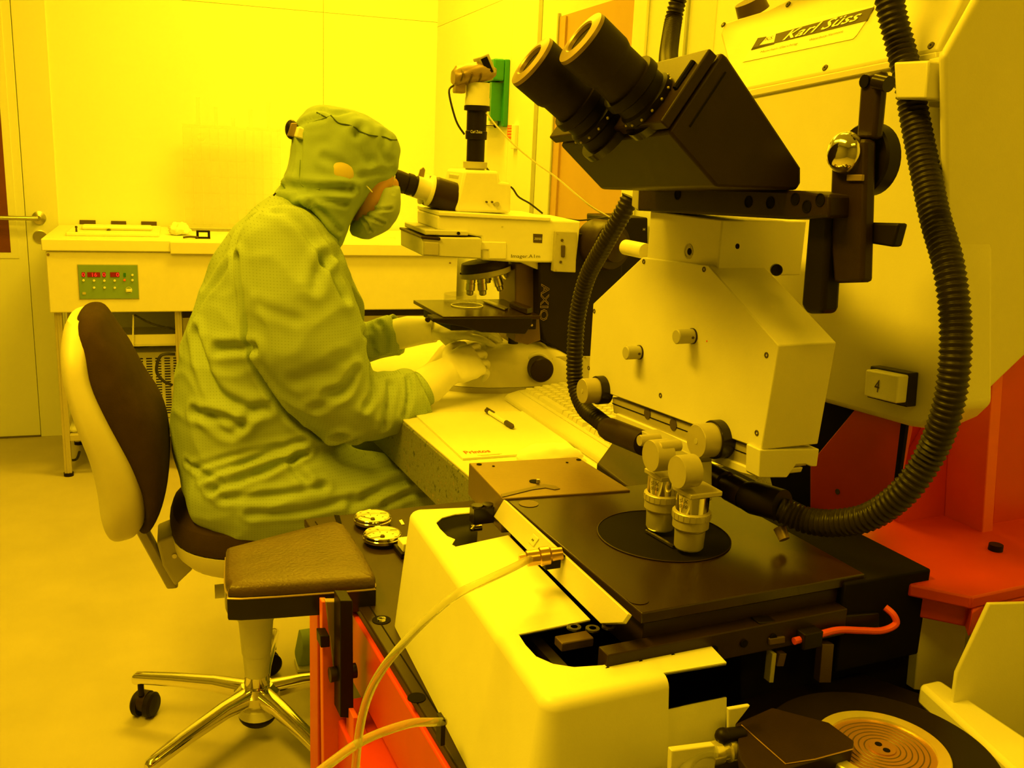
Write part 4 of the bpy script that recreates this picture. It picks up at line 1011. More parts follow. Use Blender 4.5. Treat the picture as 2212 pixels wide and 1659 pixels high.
for u0, v_ in ((.30, .46), (.30, 1.22), (.93, .46), (.93, 1.22)): G().mbox(u0 - .025, u0 + .025, v_ - .025, v_ + .025, 0, DZ - .0125).build('frame_leg', 'red', t, bevel=.002)

# ---- white cover
zc_ = .915
def tp(px, py): return az(px, py, zc_)
A0 = tp(890, 1100); A1 = tp(1030, 1089)
inner = [(1030, 1092), (968, 1108), (948, 1122), (944, 1136), (957, 1162), (944, 1184), (956, 1188), (1100, 1152)]
h1_ = [tp(1034, 1105), tp(985, 1110), tp(955, 1118), tp(942, 1129), tp(950, 1142), tp(966, 1158), tp(983, 1165), tp(976, 1176)]
mid = [tp(984, 1181), tp(1098, 1156), tp(1275, 1338), tp(1120, 1370)]
h2_ = [tp(1135, 1393), tp(1158, 1418), tp(1195, 1434), tp(1240, 1441), tp(1300, 1437)]
end = [tp(1535, 1394), tp(1574, 1424)]
F0 = tp(1034, 1090); FL = tp(878, 1097); FN = tp(1180, 1524); F1 = tp(1447, 1466); F2 = tp(1576, 1436)
rf_, rc_ = .009, .014
def inn(a, b, ref):
    d = (b - a).normalized(); n_ = Vector((-d.y, d.x, 0)); return n_ if n_.dot(ref - a) > 0 else -n_
ref = tp(1100, 1250); nB = inn(F0, FL, ref); nL = inn(FL, FN, ref); nF = inn(FN, F1, ref)
st_ = [(F0, nB)]
def corner(c, n0, n1, m_=7):
    o_ = []
    cosa = n0.dot(n1); den = 1 + cosa; ctr = c + (n0 + n1) * (rc_ / den)
    for k in range(m_ + 1):
        n_ = n0.lerp(n1, k / m_).normalized(); o_.append((ctr - n_ * rc_, n_))
    return o_
st_ += corner(FL, nB, nL) + corner(FN, nL, nF) + [(F1, nF)]
colm = []
for p, n_ in st_:
    c_ = [p + n_ * rf_ * (1 - math.sin(f)) - Z * rf_ * (1 - math.cos(f)) for f in (0, .35, .7, 1.05, 1.4, math.pi / 2)]
    c_.append(Vector((p.x, p.y, DZ + .0005)) - n_ * .014); colm.append(c_)
gc = G(); nc = len(colm); nk = len(colm[0])
vs = [q_ for c_ in colm for q_ in c_]; fs = []
for i_ in range(nc - 1):
    for k in range(nk - 1): fs.append((i_ * nk + k, i_ * nk + k + 1, (i_ + 1) * nk + k + 1, (i_ + 1) * nk + k))
gc.add(vs, fs)
inner_top = [c_[0] for c_ in colm]                 # from the far end round to the front
F2i = F2 + nF * .004
topp = inner_top + [F2i] + [tp(1535, 1394)] + h2_[::-1] + mid[::-1] + h1_[::-1]
base = len(gc.v); gc.add(topp, [tuple(range(len(topp)))])
# front wall right of the notch
uQ, vq, _ = uv(F1); uE = uQ + .055
e0 = W(uQ, vq, zc_ - .027); e1 = W(uE, vq - .001, zc_ - .027); e2 = W(uE, vq - .013, DZ); e3 = W(uQ, vq - .013, DZ)
gc.add([e0, e1, e2, e3], [(0, 1, 2, 3)])
o = gc.build('front_cover', 'white', t, label='white bent sheet cover with cutouts', angle=50)
bm = bmesh.new(); bm.from_mesh(o.data); bmesh.ops.remove_doubles(bm, verts=bm.verts, dist=.0002); bmesh.ops.recalc_face_normals(bm, faces=bm.faces)
rc0 = Vector(ref); rc0.z = .80; rc0 -= ORG[t.name]; bm.normal_update()
bmesh.ops.reverse_faces(bm, faces=[f for f in bm.faces if f.normal.dot(f.calc_center_median() - rc0) < 0])
bm.to_mesh(o.data); bm.free()
o.data.set_sharp_from_angle(angle=math.radians(60))
sd = o.modifiers.new('s', 'SOLIDIFY'); sd.thickness = .0025; sd.offset = -1
wn = o.modifiers.new('normals', 'WEIGHTED_NORMAL'); wn.keep_sharp = True; wn.weight = 80
# dark interior under the cover
G().mbox(.37, .70, .57, .90, DZ + .001, .80).build('inner_floor', 'dark', t)
G().mbox(.335, .345, .60, .92, DZ + .001, .90).build('inner_wall', 'black', t)
# ---- stage stack
G().mbox(.3945, .625, .595, .862, .940, .950).build('stage_plate', 'anod', t, bevel=.0012, label='brown-black satin stage plate')
G().mbox(.400, .62, .60, .86, .905, .938).build('stage_body', 'black_metal', t, bevel=.001)
G().mbox(.36, .60, .585, .60, .900, .925).build('stage_rail', 'black_metal', t, bevel=.001)
G().mbox(.60, .70, .59, .90, .86, .946).build('stage_side_block', 'dark', t, bevel=.002)
for k in range(6):
    uu = .36 + .03 * k + (.01 if k > 2 else 0)
    G().cyl(W(uu, .5845, .912), W(uu, .5835, .912), .0035, n=14).build('hole', 'dark', t)
for px, py in ((1240, 1357), (1280, 1360), (1315, 1355)):
    c = az(px, py, .926); G().lathe(c, Z, [(0, .006), (.0015, .0058), (.0016, .003)], 16, cap=False).build('socket_screw', 'black_gloss', t)
G().box(az(1240, 1385, .905), U * .03, V * .014, Z * .008).build('slide_clip', 'brown_plate', t, bevel=.001)
hc = W(.500, .728, .9503)
G().lathe(hc, Z, [(0, .063), (.0004, .063)], 64).build('stage_opening', 'dark', t)
R = [[hc + Z * .0006 + (U * math.cos(2 * math.pi * k / 64) + V * math.sin(2 * math.pi * k / 64)) * (.063 + .0006 * math.cos(b_)) + Z * .0006 * math.sin(b_) for b_ in (0, 2.1, 4.2)] for k in range(64)]
G().rings(R, closed=True).build('opening_rim', 'black_metal', t)
for px, py, r in ((1142, 1088, .010), (1378, 1295, .009)):
    c = az(px, py, .9503); G().lathe(c, Z, [(0, r), (.0003, r)], 32).build('plug', 'brown_plate' if r > .0095 else 'anod', t)
G().box(az(1425, 1163, .953), (az(1457, 1180, .953) - az(1397, 1145, .953)), U * .003, Z * .002).build('mask_edge', 'chrome', t)
# tilted metal strip along the plate's left side
P = [az(1082, 1081, .951), az(1098, 1079, .951), az(1357, 1325, .951), az(1345, 1345, .944), az(1297, 1346, .928), az(1072, 1120, .928)]
q0, q1, q2, q3 = az(1088, 1079, .952), az(1357, 1326, .952), az(1297, 1347, .926), az(1066, 1116, .926)
q1b = az(1344, 1345, .944)
gg = G().prism([q0, q1, q1b, q2, q3], U * .004 - Z * .002); so = gg.build('light_strip', 'cream', t, bevel=.0006, label='bright metal strip')
def on_strip(a, b):
    """a along the strip 0..1, b down 0..1"""
    return (q0.lerp(q1, a)).lerp(q3.lerp(q2, a), b)
sn = (q1 - q0).cross(q3 - q0).normalized()
if sn.dot(CAM - q0) < 0: sn = -sn
# label on strip with two dots
c = on_strip(.355, .42) + sn * .0009; d1 = (q1 - q0).normalized(); d2 = (q3 - q0).normalized()
lo_ = G().box(c, d1 * .013, d2 * .014, sn * .0008).build('paper_label', 'paper', so)
for k in (-1, 1): G().box(c + sn * .0007 + d1 * .0012 * k, d1 * .0009, d2 * .0025, sn * .0003).build('mark', 'print_dark', so)
P_ = [on_strip(.50, -.02), on_strip(.565, -.02), on_strip(.56, .55), on_strip(.46, .55)]
G().prism([p + sn * .0004 for p in P_], sn * .0006).build('notch_plate', 'dark', so)
f0 = az(1200, 1198, .952); f1 = az(1158, 1204, .950); fd = (f1 - f0).normalized()
G().lathe(f0, fd, [(-.006, .006), (.004, .0065), (.006, .0085), (.014, .0085), (.015, .007), (.026, .0072), (.027, .005), (.033, .0045)], 24).build('hose_fitting', 'brass', t, label='brass hose fitting')
G().box(f0 - Z * .008 + sn * .004, fd * .014, V * .010, Z * .008).build('fitting_block', 'black', t, bevel=.001)
# chrome clamp pieces at the far left corner
c = az(1045, 1095, .935)
G().mbox(*(lambda q: (q[0] - .013, q[0] + .010, q[1] - .006, q[1] + .008))(uv(c)), .918, .936).build('hinge_block', 'black_gloss', t, bevel=.001)
for k in (-1, 1): G().lathe(c + U * (.006 * k - .0015) + Z * .001, Z, [(0, .006), (.002, .006)], 20).build('socket_screw', 'black_gloss', t)
c2 = az(1028, 1140, .905); G().cyl(c2 - U * .006, c2 + U * .006, .004, n=12).build('adjust_pin', 'chrome', t)
G().tube([az(1040, 1112, .92), az(1030, 1130, .91), az(1018, 1145, .905)], .0018, 8, 4).build('spring', 'steel', t)
# bronze plate behind the stage
bp = G().prism([az(x, y, .952) for x, y in ((1013, 1000), (1248, 987), (1362, 1058), (1086, 1077))], -Z * .038).build('rear_plate', 'bronze', t, bevel=.001, label='bronze toned rear plate')
c = az(1155, 1040, .9523); G().lathe(c, Z, [(0, .006), (.0004, .006)], 20).build('plate_hole', 'dark', t)
for px, py in ((1035, 1003), (1250, 993), (1066, 1007), (1225, 999)):
    c = az(px, py, .9523); G().lathe(c, Z, [(0, .003 if px in (1035, 1250) else .0016), (.0004, .003 if px in (1035, 1250) else .0016)], 14).build('plate_hole', 'dark', t)
P = [az(x, y, .9524) for x, y in ((1082, 1068), (1150, 1052), (1175, 1046), (1200, 1050), (1210, 1056), (1198, 1058), (1178, 1054), (1150, 1058), (1085, 1074))]
G().prism(P, Z * .0004).build('plate_slot', 'brown_plate', t)
c = az(1162, 1043, .953); G().lathe(c, Z, [(0, .0022), (.004, .0018)], 12).build('pin', 'steel', t)
zpoly([(1290, 1000), (1330, 945), (1420, 940), (1480, 1060), (1365, 1058)], .945, .03, 'rear_block', 'black_metal', .002)

# ---- splitfield head
UF = .55
HP = [(1387, 556), (1530, 573), (1682, 746), (1645, 972), (1318, 852), (1270, 834), (1281, 656)]
hd_ = upoly(HP, UF, .064, 'optics_head', 'cream', .0012, 'cream painted optics head')
for x, y in ((1391, 565), (1521, 582), (1284, 672), (1272, 795), (1656, 767), (1427, 854), (1635, 935)):
    c = au(x, y, UF); G().lathe(c + U * .0002, -U, [(0, .0026), (.0008, .0026), (.0009, .0015), (.0003, .0013)], 14, cap=False).build('screw', 'print_dark', hd_)
for x, y, l_ in ((1485, 726, .019), (1370, 761, .017)):
    c = au(x + 12, y, UF)
    G().lathe(c, -U, [(0, .0072), (l_, .0072), (l_ + .0008, .0064)], 28).build('index_knob', 'grey_paint', hd_); 
    G().lathe(c, -U, [(0, .0078), (.0015, .0078)], 28).build('knob_collar', 'black_metal', hd_)
    G().cyl(c - U * .005 - V * .0072, c - U * .005 - V * .0078, .0014, n=10).build('grub_screw', 'print_dark', hd_)
c = au(1527, 737, UF); G().ell(c, U * .0005, V * .001, Z * .001, 10, 6).build('mark_dot', 'print_red', hd_)
for x, y, r in ((1303, 842, .0165), (1556, 948, .0185)):
    c = au(x, y, UF)
    G().lathe(c + U * .004, -U, [(0, r), (.013, r), (.014, r * .97)], 36).build('big_knob_collar', 'black_gloss', hd_)
    G().lathe(c - U * .010, -U, [(0, r * .88), (.016, r * .88), (.0175, r * .83)], 36).build('big_knob', 'alu', hd_, label='silver focus knob')
    G().cyl(c - U * .0275, c - U * .0279, r * .15, n=16).build('knob_center', 'grey_paint', hd_)
# rail under the head
RL = [(1318, 852), (1646, 973), (1770, 972)]
upoly([(1322, 858), (1645, 975), (1640, 1018), (1325, 892)], UF + .004, .054, 'dovetail_rail', 'alu', .001)
upoly([(1330, 893), (1640, 1020), (1636, 1031), (1600, 1022), (1330, 915)], UF + .001, .05, 'lower_rail', 'cream', .001)
upoly([(1322, 870), (1645, 992), (1645, 994), (1322, 872)], UF + .0035, .001, 'rail_joint', 'dark', 0)
for x, y in ((1399, 893), (1455, 917)):
    c = au(x, y, UF + .004); G().lathe(c, -U, [(0, .0062), (.0008, .0062)], 20).build('screw_hole', 'print_dark', t)
vv = uv(au(1646, 973, UF))[1]
vpoly([(1642, 972), (1770, 970), (1765, 1008), (1752, 1008), (1740, 1003), (1720, 1004), (1700, 1032), (1640, 1032)], vv - .0005, .02, 'rail_end', 'cream', .001)
# white drum above the head, black arm, slider
dcn = U * .595 + V * .775
def zu(px, py, u=.56): return au(px, py, u).z
zb_, zt_ = au(1470, 570, .56).z - .004, au(1470, 462, .56).z
dA = uv(au(1400, 520, .552)); dB = uv(au(1545, 520, .552)); dC = uv(av(1738, 520, dB[1]))
G().prism([W(.552, dA[1], zb_), W(.552, dB[1] + .03, zb_), W(.558, dB[1], zb_), W(dC[0], dB[1], zb_), W(dC[0], dA[1], zb_), W(.58, dA[1], zb_)], Z * (zt_ - zb_)).build('drum', 'cream', t, bevel=.0015)
c = av(1488, 543, .675)
c = au(1488, 543, .552); G().lathe(c, -U, [(0, .0052), (.0006, .0052)], 24).build('drum_hole', 'grey_paint', t); G().lathe(c - U * .0004 - V * .002, -U, [(0, .0034), (.0005, .0034)], 20).build('drum_hole', 'dark', t)
G().lathe(c + U * .0, -U, [(0, .0075), (.0006, .0075), (.0007, .006), (-.004, .005)], 24, cap=False).build('drum_hole', 'grey_paint', t)
c = au(1594, 532, .552); G().cyl(c, c - U * .001, .0025, n=12).build('drum_hole', 'dark', t)
a = au(1395, 543, .60); G().lathe(a, V, [(0, .009), (.045, .009), (.05, .006)], 20).build('side_pin', 'cream', t)
c = au(1676, 582, .60); G().lathe(c, -V - U * .6, [(0, .0055), (.006, .0055), (.007, .004)], 24).build('clamp_screw', 'black_gloss', t)
# black arm (bar) from slider to the head
AR = [(1368, 408), (1400, 402), (1735, 412), (1792, 420), (1790, 470), (1700, 474), (1372, 455)]
upoly(AR, .545, .045, 'support_arm', 'black_metal', .0025, 'black drilled support arm')
for x, y in ((1464, 420), (1617, 436), (1664, 438), (1718, 430), (1743, 446), (1772, 432)):
    c = au(x, y, .545); G().lathe(c, -U, [(0, .0053), (.0006, .0053), (.0007, .0045), (.0001, .004)], 20).build('hole', 'dark', t)
upoly([(1366, 410), (1380, 404), (1378, 455), (1364, 445)], .5445, .045, 'arm_end', 'grey_paint', .001)
upoly([(1398, 398), (1590, 402), (1592, 409), (1396, 405)], .546, .06, 'turn_plate', 'brushed', .001)
# vertical slider
US = .560
upoly([(1745, 462), (1790, 462), (1778, 665), (1773, 678), (1740, 678), (1728, 660)], US, .018, 'slider_block', 'black', .004, seg=3)
upoly([(1796, 303), (1870, 300), (1850, 600), (1800, 610)], US + .016, .012, 'slider_body', 'black', .003)
upoly([(1796, 303), (1870, 300), (1862, 610), (1800, 612), (1790, 480)], US + .005, .012, 'slider_plate', 'black_metal', .003)
upoly([(1868, 480), (1942, 482), (1928, 534), (1866, 524)], US + .016, .010, 'slider_cross_arm', 'black', .002)
upoly([(1858, 160), (1902, 152), (1888, 300), (1848, 300)], US + .01, .010, 'slider_top_arm', 'black_metal', .003)
c = au(1893, 176, US + .01); G().cyl(c, au(1920, 182, US + .01), .006, n=18).build('thumb_screw', 'black_gloss', t)
c = au(1870, 176, US + .01); G().cyl(c, c - U * .002, .005, n=16).build('pivot', 'dark', t)
c = au(1880, 345, US + .03); G().lathe(c + U * .004, -U, [(0, .0285), (.012, .0285), (.014, .027)], 36).build('counter_knob', 'black', t)
c = au(1826, 330, US + .004); G().ell(c, -U * .013, V * .0165, Z * .0165, 28, 16).build('polished_ball', 'chrome', t)
upoly([(1829, 377), (1862, 377), (1861, 391), (1828, 391)], US + .003, .003, 'scale_window', 'brushed', .0005)

# ---- binocular
_b = math.radians(3.0); BU = Vector((math.cos(_b), math.sin(_b), 0)); BV = Vector((-math.sin(_b), math.cos(_b), -.06)).normalized()
near = W(.50, .66, 1.3); nb = near.dot(BV)
def bv(px, py, off=0.0): return on(px, py, BV * (nb + off), BV)
prof = [(1560, 112), (1445, 286), (1548, 404), (1722, 411), (1731, 396), (1731, 362), (1572, 122)]
P = [bv(x, y) for x, y in prof]
bh = G().prism(P, BV * .205).build('binocular_head', 'black_metal', t, bevel=.0025, label='black wedge-shaped binocular head')
a = bv(1552, 122); b = bv(1446, 280)
pn = (a - b).normalized().cross(BV).normalized()
if pn.dot(-BU) < 0: pn = -pn
G().prism([a + pn * .0004, b + pn * .0004, b + pn * .010, a + pn * .010], BV * .215).build('front_plate', 'black_metal', t, bevel=.0015)
slot = [bv(1448, 282), bv(1556, 118)]
for f_, g_ in ((.18, .9),):
    p0 = slot[0].lerp(slot[1], f_) - pn * .012 - BV * .0003; p1 = slot[0].lerp(slot[1], g_) - pn * .012 - BV * .0003
    G().tube([p0, p1], .0008, 6, 1).build('seam', 'dark', t)
# eyepieces
ed = pn
rims = [((1247, 78), .050), ((1140, 126), .050 + .062)]
upd = (a - b).normalized()
mid_ = b.lerp(a, .50)
for k, ((rx, ry), off) in enumerate((((1250, 78), .043), ((1143, 128), .103))):
    tip = on(rx, ry, BV * (nb + off), BV)
    # follow the tube axis down to the plate
    base = tip - ed * ((tip - mid_).dot(ed)); L_ = (tip - base).length
    E_ = -ed
    G().lathe(tip, E_, [(.004, .0125), (0.001, .0135), (0, .0150), (.0015, .0235), (.004, .0242), (.0045, .0242)], 44, cap=False).build('eyepiece_rim', 'brushed', t, label='bronze toned eyepiece rim')
    G().lathe(tip, E_, [(.0044, .0242), (.030, .0238), (.034, .0225), (.036, .0215), (.054, .0215)], 44).build('eyecup', 'eyerubber', t)
    G().lathe(tip, E_, [(.006, .0128), (.0062, .0)], 28, cap=False).build('eye_lens', 'lens', t)
    G().lathe(tip, E_, [(.054, .0255), (.057, .0262), (.062, .0262), (.064, .023), (.072, .023), (.074, .0255), (.080, .0255), (.082, .0235), (L_, .025)], 40).build('focus_sleeve', 'black', t)
    for q_ in range(14):
        an = 2 * math.pi * q_ / 14; t1_ = E_.orthogonal().normalized(); t2_ = E_.cross(t1_)
        c = tip + E_ * .0775 + (t1_ * math.cos(an) + t2_ * math.sin(an)) * .0256
        G().ell(c, X * .0013, Y * .0013, Z * .0013, 8, 6).build('scale_mark', 'alu', t)
    G().lathe(tip, E_, [(L_ - .006, .030), (L_ + .001, .030)], 36).build('tube_flange', 'black_gloss', t)
for f_, o_ in ((.12, .118), (.62, .010)):
    c = b.lerp(a, f_) + pn * .0105 + BV * o_
    G().lathe(c, pn, [(0, .0032), (.0006, .0032)], 16).build('screw_hole', 'dark', t)
c0_ = b.lerp(a, .45) + pn * .0108 + BV * .010; c1_ = b.lerp(a, .82) + pn * .0108 + BV * .010
G().tube([c0_, c1_], .0028, 8, 1).build('lever_slot', 'dark', t)

# ---- arms with objectives
for (ox, oy), zt0, sc_ in (((1487, 1182), .998, 1.0), ((1425, 1140), 1.002, .92)):
    c = az(ox, oy, .955); c.z = .955
    o = G().lathe(c, Z, [(0, .0122), (.002, .0134), (.018, .0140), (.0185, .0132), (.021, .0132)], 40).build('objective_tip', 'satin', t)
    G().lathe(c + Z * .020, Z, [(0, .0150), (.001, .0165), (.009, .0165), (.0095, .0175), (.0155, .0175), (.016, .0170)], 48).build('objective_ring', 'alu', t, label='knurled silver ring')
    for k in range(40):
        an = 2 * math.pi * k / 40; d = Vector((math.cos(an), math.sin(an), 0))
        if k % 2 == 0 and d.dot(CAM - c) > 0: G().box(c + Z * .0325 + d * .0175, d.cross(Z) * .0012, d * .0008, Z * .005).build('knurl', 'alu', t)
    G().lathe(c + Z * .036, Z, [(0, .0150), (.016, .0150)], 40).build('objective_barrel', 'chrome', t)
    a_ = c + Z * .0455
    d = (CAM - c); d.z = 0; d.normalize(); r_ = Vector((-d.y, d.x, 0))
    dd = (d - r_ * .55).normalized(); rr_ = Vector((-dd.y, dd.x, 0))
    for j, s_ in enumerate(('5 X', '0.10')):
        text(s_, 'lettering', a_ + dd * .0153 - rr_ * .0045 + Z * (.001 - .005 * j), rr_, Z, .008, 'print_dark', t, .0032)
    G().box(c + Z * .0545 + U * .004, U * .034, V * .030, Z * .005).build('objective_mount', 'alu', t, bevel=.001)
for x, y, r, du in ((1462, 1020, .0150, -.030), (1405, 985, .0150, -.020)):
    c = au(x, y, .480)
    G().lathe(c + U * .018, -U, [(0, r * 1.0), (.016, r), (.018, r * .96)], 40).build('mirror_drum', 'alu', t, label='silver round drum')
for x, y in ((1381, 952), (1424, 966)):
    c = au(x, y, .485); G().lathe(c + U * .022, -U, [(0, .0055), (.02, .0055), (.022, .005)], 24).build('small_knob', 'alu', t)
G().prism([au(x, y, .523) for x, y in ((1385, 930), (1500, 985), (1500, 1050), (1470, 1078), (1400, 1030))], U * .02).build('arm_plate', 'grey_paint', t, bevel=.001)
G().prism([au(x, y, .52) for x, y in ((1462, 1005), (1500, 1000), (1500, 1085), (1480, 1090))], U * .02).build('arm_plate', 'grey_paint', t, bevel=.001)
# light guides ends
a = au(1310, 925, .545); b = au(1392, 958, .545); G().lathe(a, b - a, [(0, .012), (.01, .0135), ((b - a).length, .0135)], 28).build('light_guide_tip', 'black_metal', t)
a = au(1500, 1012, .565); b = au(1610, 1070, .575); b2 = au(1690, 1092, .585)
G().lathe(a, b - a, [(0, .0125), (.03, .0135), ((b - a).length * .6, .0135), ((b - a).length * .62, .011), ((b - a).length * .7, .011), ((b - a).length * .72, .0135), ((b - a).length * 1.0, .0135)], 28).build('light_guide_tip', 'black_metal', t)
G().lathe(b, b2 - b, [(0, .0135), (.01, .016), ((b2 - b).length, .015)], 28).build('light_guide_socket', 'black', t)
c = au(1684, 1140, .59); G().lathe(c, -V - Z, [(0, .006), (.012, .005)], 16).build('hose_screw', 'brushed', t)

# ---- column housing
UH = .70
HF = [(1588, 198), (2048, 104), (2060, 300), (2060, 880), (2030, 908), (1990, 926), (1960, 922), (1790, 874), (1700, 850), (1640, 420)]
hs = upoly(HF, UH, .05, 'housing_front', 'cream', .006, 'cream column housing', seg=3)
# tilted logo panel above
a0, a1 = au(1588, 198, UH), au(2048, 104, UH)
b0 = au(1540, 60, UH + .05); b1 = au(2120, -120, UH + .05)
P = [a0, au(2022, 109, UH), on(2120, -90, au(1588, 198, UH), (b0 - a0).cross(a1 - a0)), on(1880, -90, a0, (b0 - a0).cross(a1 - a0)), on(1660, 20, a0, (b0 - a0).cross(a1 - a0)), on(1565, 48, a0, (b0 - a0).cross(a1 - a0)), on(1556, 75, a0, (b0 - a0).cross(a1 - a0))]
pn2 = (b0 - a0).cross(a1 - a0).normalized()
if pn2.dot(CAM - a0) < 0: pn2 = -pn2
lg = G().prism([p - pn2 * .0 for p in P], -pn2 * .05).build('housing_top', 'cream', t, bevel=.003, seg=3)
def lp(px, py, o=.0005): return on(px, py, a0 + pn2 * o, pn2)
G().prism([lp(x, y, .0008) for x, y in ((1604, 134), (1648, 60), (1888, 12), (1880, 32), (1850, 76), (1842, 84))], -pn2 * .0006).build('logo_sheet', 'white', t)
G().prism([lp(x, y, .0014) for x, y in ((1622, 108), (1637, 82), (1655, 79), (1638, 98), (1672, 91), (1676, 73), (1888, 15), (1872, 44), (1671, 93.5), (1671, 94))], -pn2 * .0005).build('logo_band', 'print_dark', t)
G().prism([lp(x, y, .0014) for x, y in ((1622, 108), (1625, 103), (1674, 92), (1671, 95))], -pn2 * .0005).build('logo_line', 'print_dark', t)
o_ = lp(1690, 88, .0016); xd = (lp(1860, 42, .0016) - o_); yd = (lp(1702, 66, .0016) - o_)
text('Karl Süss', 'lettering', o_, xd, pn2.cross(xd), xd.length * .98, 'print_light', t, .0115, shear=.45, bold=.012)
o_ = lp(1641, 116, .0012); xd = lp(1722, 97, .0012) - o_; text('München-Garching', 'lettering', o_, xd, pn2.cross(xd), xd.length, 'print_dark', t, .0032, shear=.2)
o_ = lp(1747, 90, .0012); xd = lp(1820, 71, .0012) - o_; text('Waterbury-Vermont', 'lettering', o_, xd, pn2.cross(xd), xd.length, 'print_dark', t, .0032, shear=.2)
o_ = lp(1652, 88, .0014); xd = lp(1668, 84, .0014) - o_; text('KS', 'lettering', o_, xd, pn2.cross(xd), xd.length, 'print_dark', t, .004, shear=.2)
for x, y in ((1563, 54), (1703, 10), (1783, 147), (2012, 99)):
    c = lp(x, y, .0); G().lathe(c, pn2, [(0, .0035), (.0012, .0033), (.0013, .001)], 14, cap=False).build('screw', 'print_dark', t)
upoly([(1588, 200), (2022, 112), (2022, 128), (1596, 214)], UH - .003, .006, 'housing_lip', 'cream', .001)
# dark knob on the top edge
c = lp(1628, 28, -.02); G().lathe(c, pn2 + Z, [(0, .02), (.016, .018)], 24).build('vent_cap', 'brown_plate', t)
# side box and hose clamp
G().prism([au(x, y, UH - .046) for x, y in ((1930, 134), (2006, 130), (2000, 214), (1934, 214))], U * .046).build('hose_clamp', 'cream', t, bevel=.002)
G().prism([au(x, y, UH - .008) for x, y in ((2006, 128), (2042, 120), (2036, 235), (2004, 232))], U * .01).build('clamp_bracket', 'cream', t, bevel=.001)
upoly([(2008, 150), (2016, 150), (2012, 210), (2004, 210)], UH - .0085, .001, 'bracket_slot', 'brown_plate', 0)
# key with the figure 4
G().prism([au(x, y, UH - .012) for x, y in ((1880, 790), (1964, 806), (1958, 880), (1872, 858))], U * .012).build('key_socket', 'black_gloss', t, bevel=.001)
ky = G().prism([au(x, y, UH - .024) for x, y in ((1870, 798), (1941, 812), (1935, 872), (1866, 855))], U * .014).build('key_cap', 'white', t, bevel=.0015)
a = au(1888, 845, UH - .0245); text('4', 'lettering', a, -V, Z, .006, 'print_dark', ky, .012)
# right hand side panel of the housing (towards the viewer)
vh = uv(au(2060, 500, UH))[1]
side = [W(UH + .002, vh, au(2050, 110, UH).z), W(UH + .002, vh, 1.10), W(UH + .02, vh - .03, 1.075), W(UH + .36, vh - .12, 1.30), W(UH + .36, vh - .12, 1.62), W(UH + .06, vh, 1.62)]
side = [au(2044, 120, UH - .0), au(2110, -60, UH), av(2400, -120, vh), av(2400, 640, vh - .0), av(2212, 772, vh), av(2085, 905, vh), av(2060, 908, vh), av(2048, 600, vh)]
side = [av(x, y, vh - .002) for x, y in ((2040, 120), (2112, -8), (2140, -80), (2500, -160), (2500, 520), (2212, 772), (2072, 906), (2050, 880))]
G().prism(side, V * .008).build('housing_side', 'cream', t, bevel=.004, seg=3, label='cream side panel of the housing')

# ---- red frame at the right
zf = .935
fl_ = [az(x, y, zf) for x, y in ((1766, 1152), (1840, 1172), (1905, 1210), (1965, 1262), (2100, 1290), (2230, 1262), (2330, 1200), (2330, 1060), (1900, 1080))]
G().prism(fl_, -Z * .012).build('red_flange', 'red', t, bevel=.002)
G().prism([az(x, y, zf - .012) for x, y in ((1766, 1162), (1965, 1275), (2092, 1300), (2100, 1322), (2135, 1300), (2400, 1270), (2400, 1100), (1900, 1090))], -Z * .025).build('red_base', 'red', t, bevel=.002)
upoly([(1850, 880), (1960, 880), (1955, 930), (1925, 1075), (1850, 1125), (1750, 1150), (1750, 1000)], .715, .01, 'red_plate', 'red', .001)
upoly([(1780, 860), (1900, 860), (1760, 1000), (1750, 1180), (1700, 1180), (1650, 980)], .74, .01, 'inner_plate', 'dark', .001)
upoly([(1950, 880), (1962, 880), (1935, 1080), (1926, 1080)], .713, .004, 'dark_gap', 'dark', 0)
vr = uv(au(2060, 500, UH))[1] + .07
def vq_(pts, v, d, nm, mt='red'): return G().prism([av(x, y, v) for x, y in pts], V * d).build(nm, mt, t, bevel=.001)
vq_([(1938, 880), (2400, 700), (2400, 1230), (1925, 1225), (1915, 1150)], vr + .05, .02, 'red_column')
vq_([(1945, 1095), (2060, 900), (2040, 1230), (1928, 1225)], vr + .02, .03, 'red_web')
vq_([(2145, 800), (2168, 800), (2140, 1215), (2118, 1210)], vr - .03, .05, 'red_rib', 'red_lit')
vq_([(2168, 740), (2420, 640), (2400, 1240), (2140, 1215)], vr - .015, .03, 'red_panel')
c = az(2150, 1188, zf); G().lathe(c, Z, [(0, .007), (.006, .0068)], 20).build('bolt', 'black', t)
c = au(1810, 1062, .715); G().cyl(c, c - U * .001, .003, n=14).build('bolt_hole', 'print_dark', t)
# ---- lower right: black interior, cream panels
G().mbox(.37, .80, .82, .84, DZ, .895).build('inner_back', 'dark', t)
vk = .60
vq_([(1600, 1290), (1996, 1300), (1992, 1520), (1600, 1560)], vk + .01, .02, 'black_bulkhead', 'dark')
vq_([(1994, 1295), (2092, 1312), (2075, 1500), (1975, 1490)], vk + .0, .03, 'cream_post', 'cream')
vq_([(2130, 1300), (2500, 1290), (2500, 1850), (2040, 1600), (2060, 1450)], .52, -.004, 'cream_side_panel', 'cream')
zk = .83
G().prism([az(x, y, zk + .03) for x, y in ((1986, 1476), (2030, 1466), (2290, 1640), (2400, 1760), (2230, 1700))], -Z * .02).build('cream_ledge', 'cream', t, bevel=.004)
G().prism([az(x, y, zk + .01) for x, y in ((1560, 1540), (1760, 1420), (1990, 1500), (2300, 1760), (1500, 1800), (1450, 1660))], -Z * .01).build('lower_deck', 'black', t)
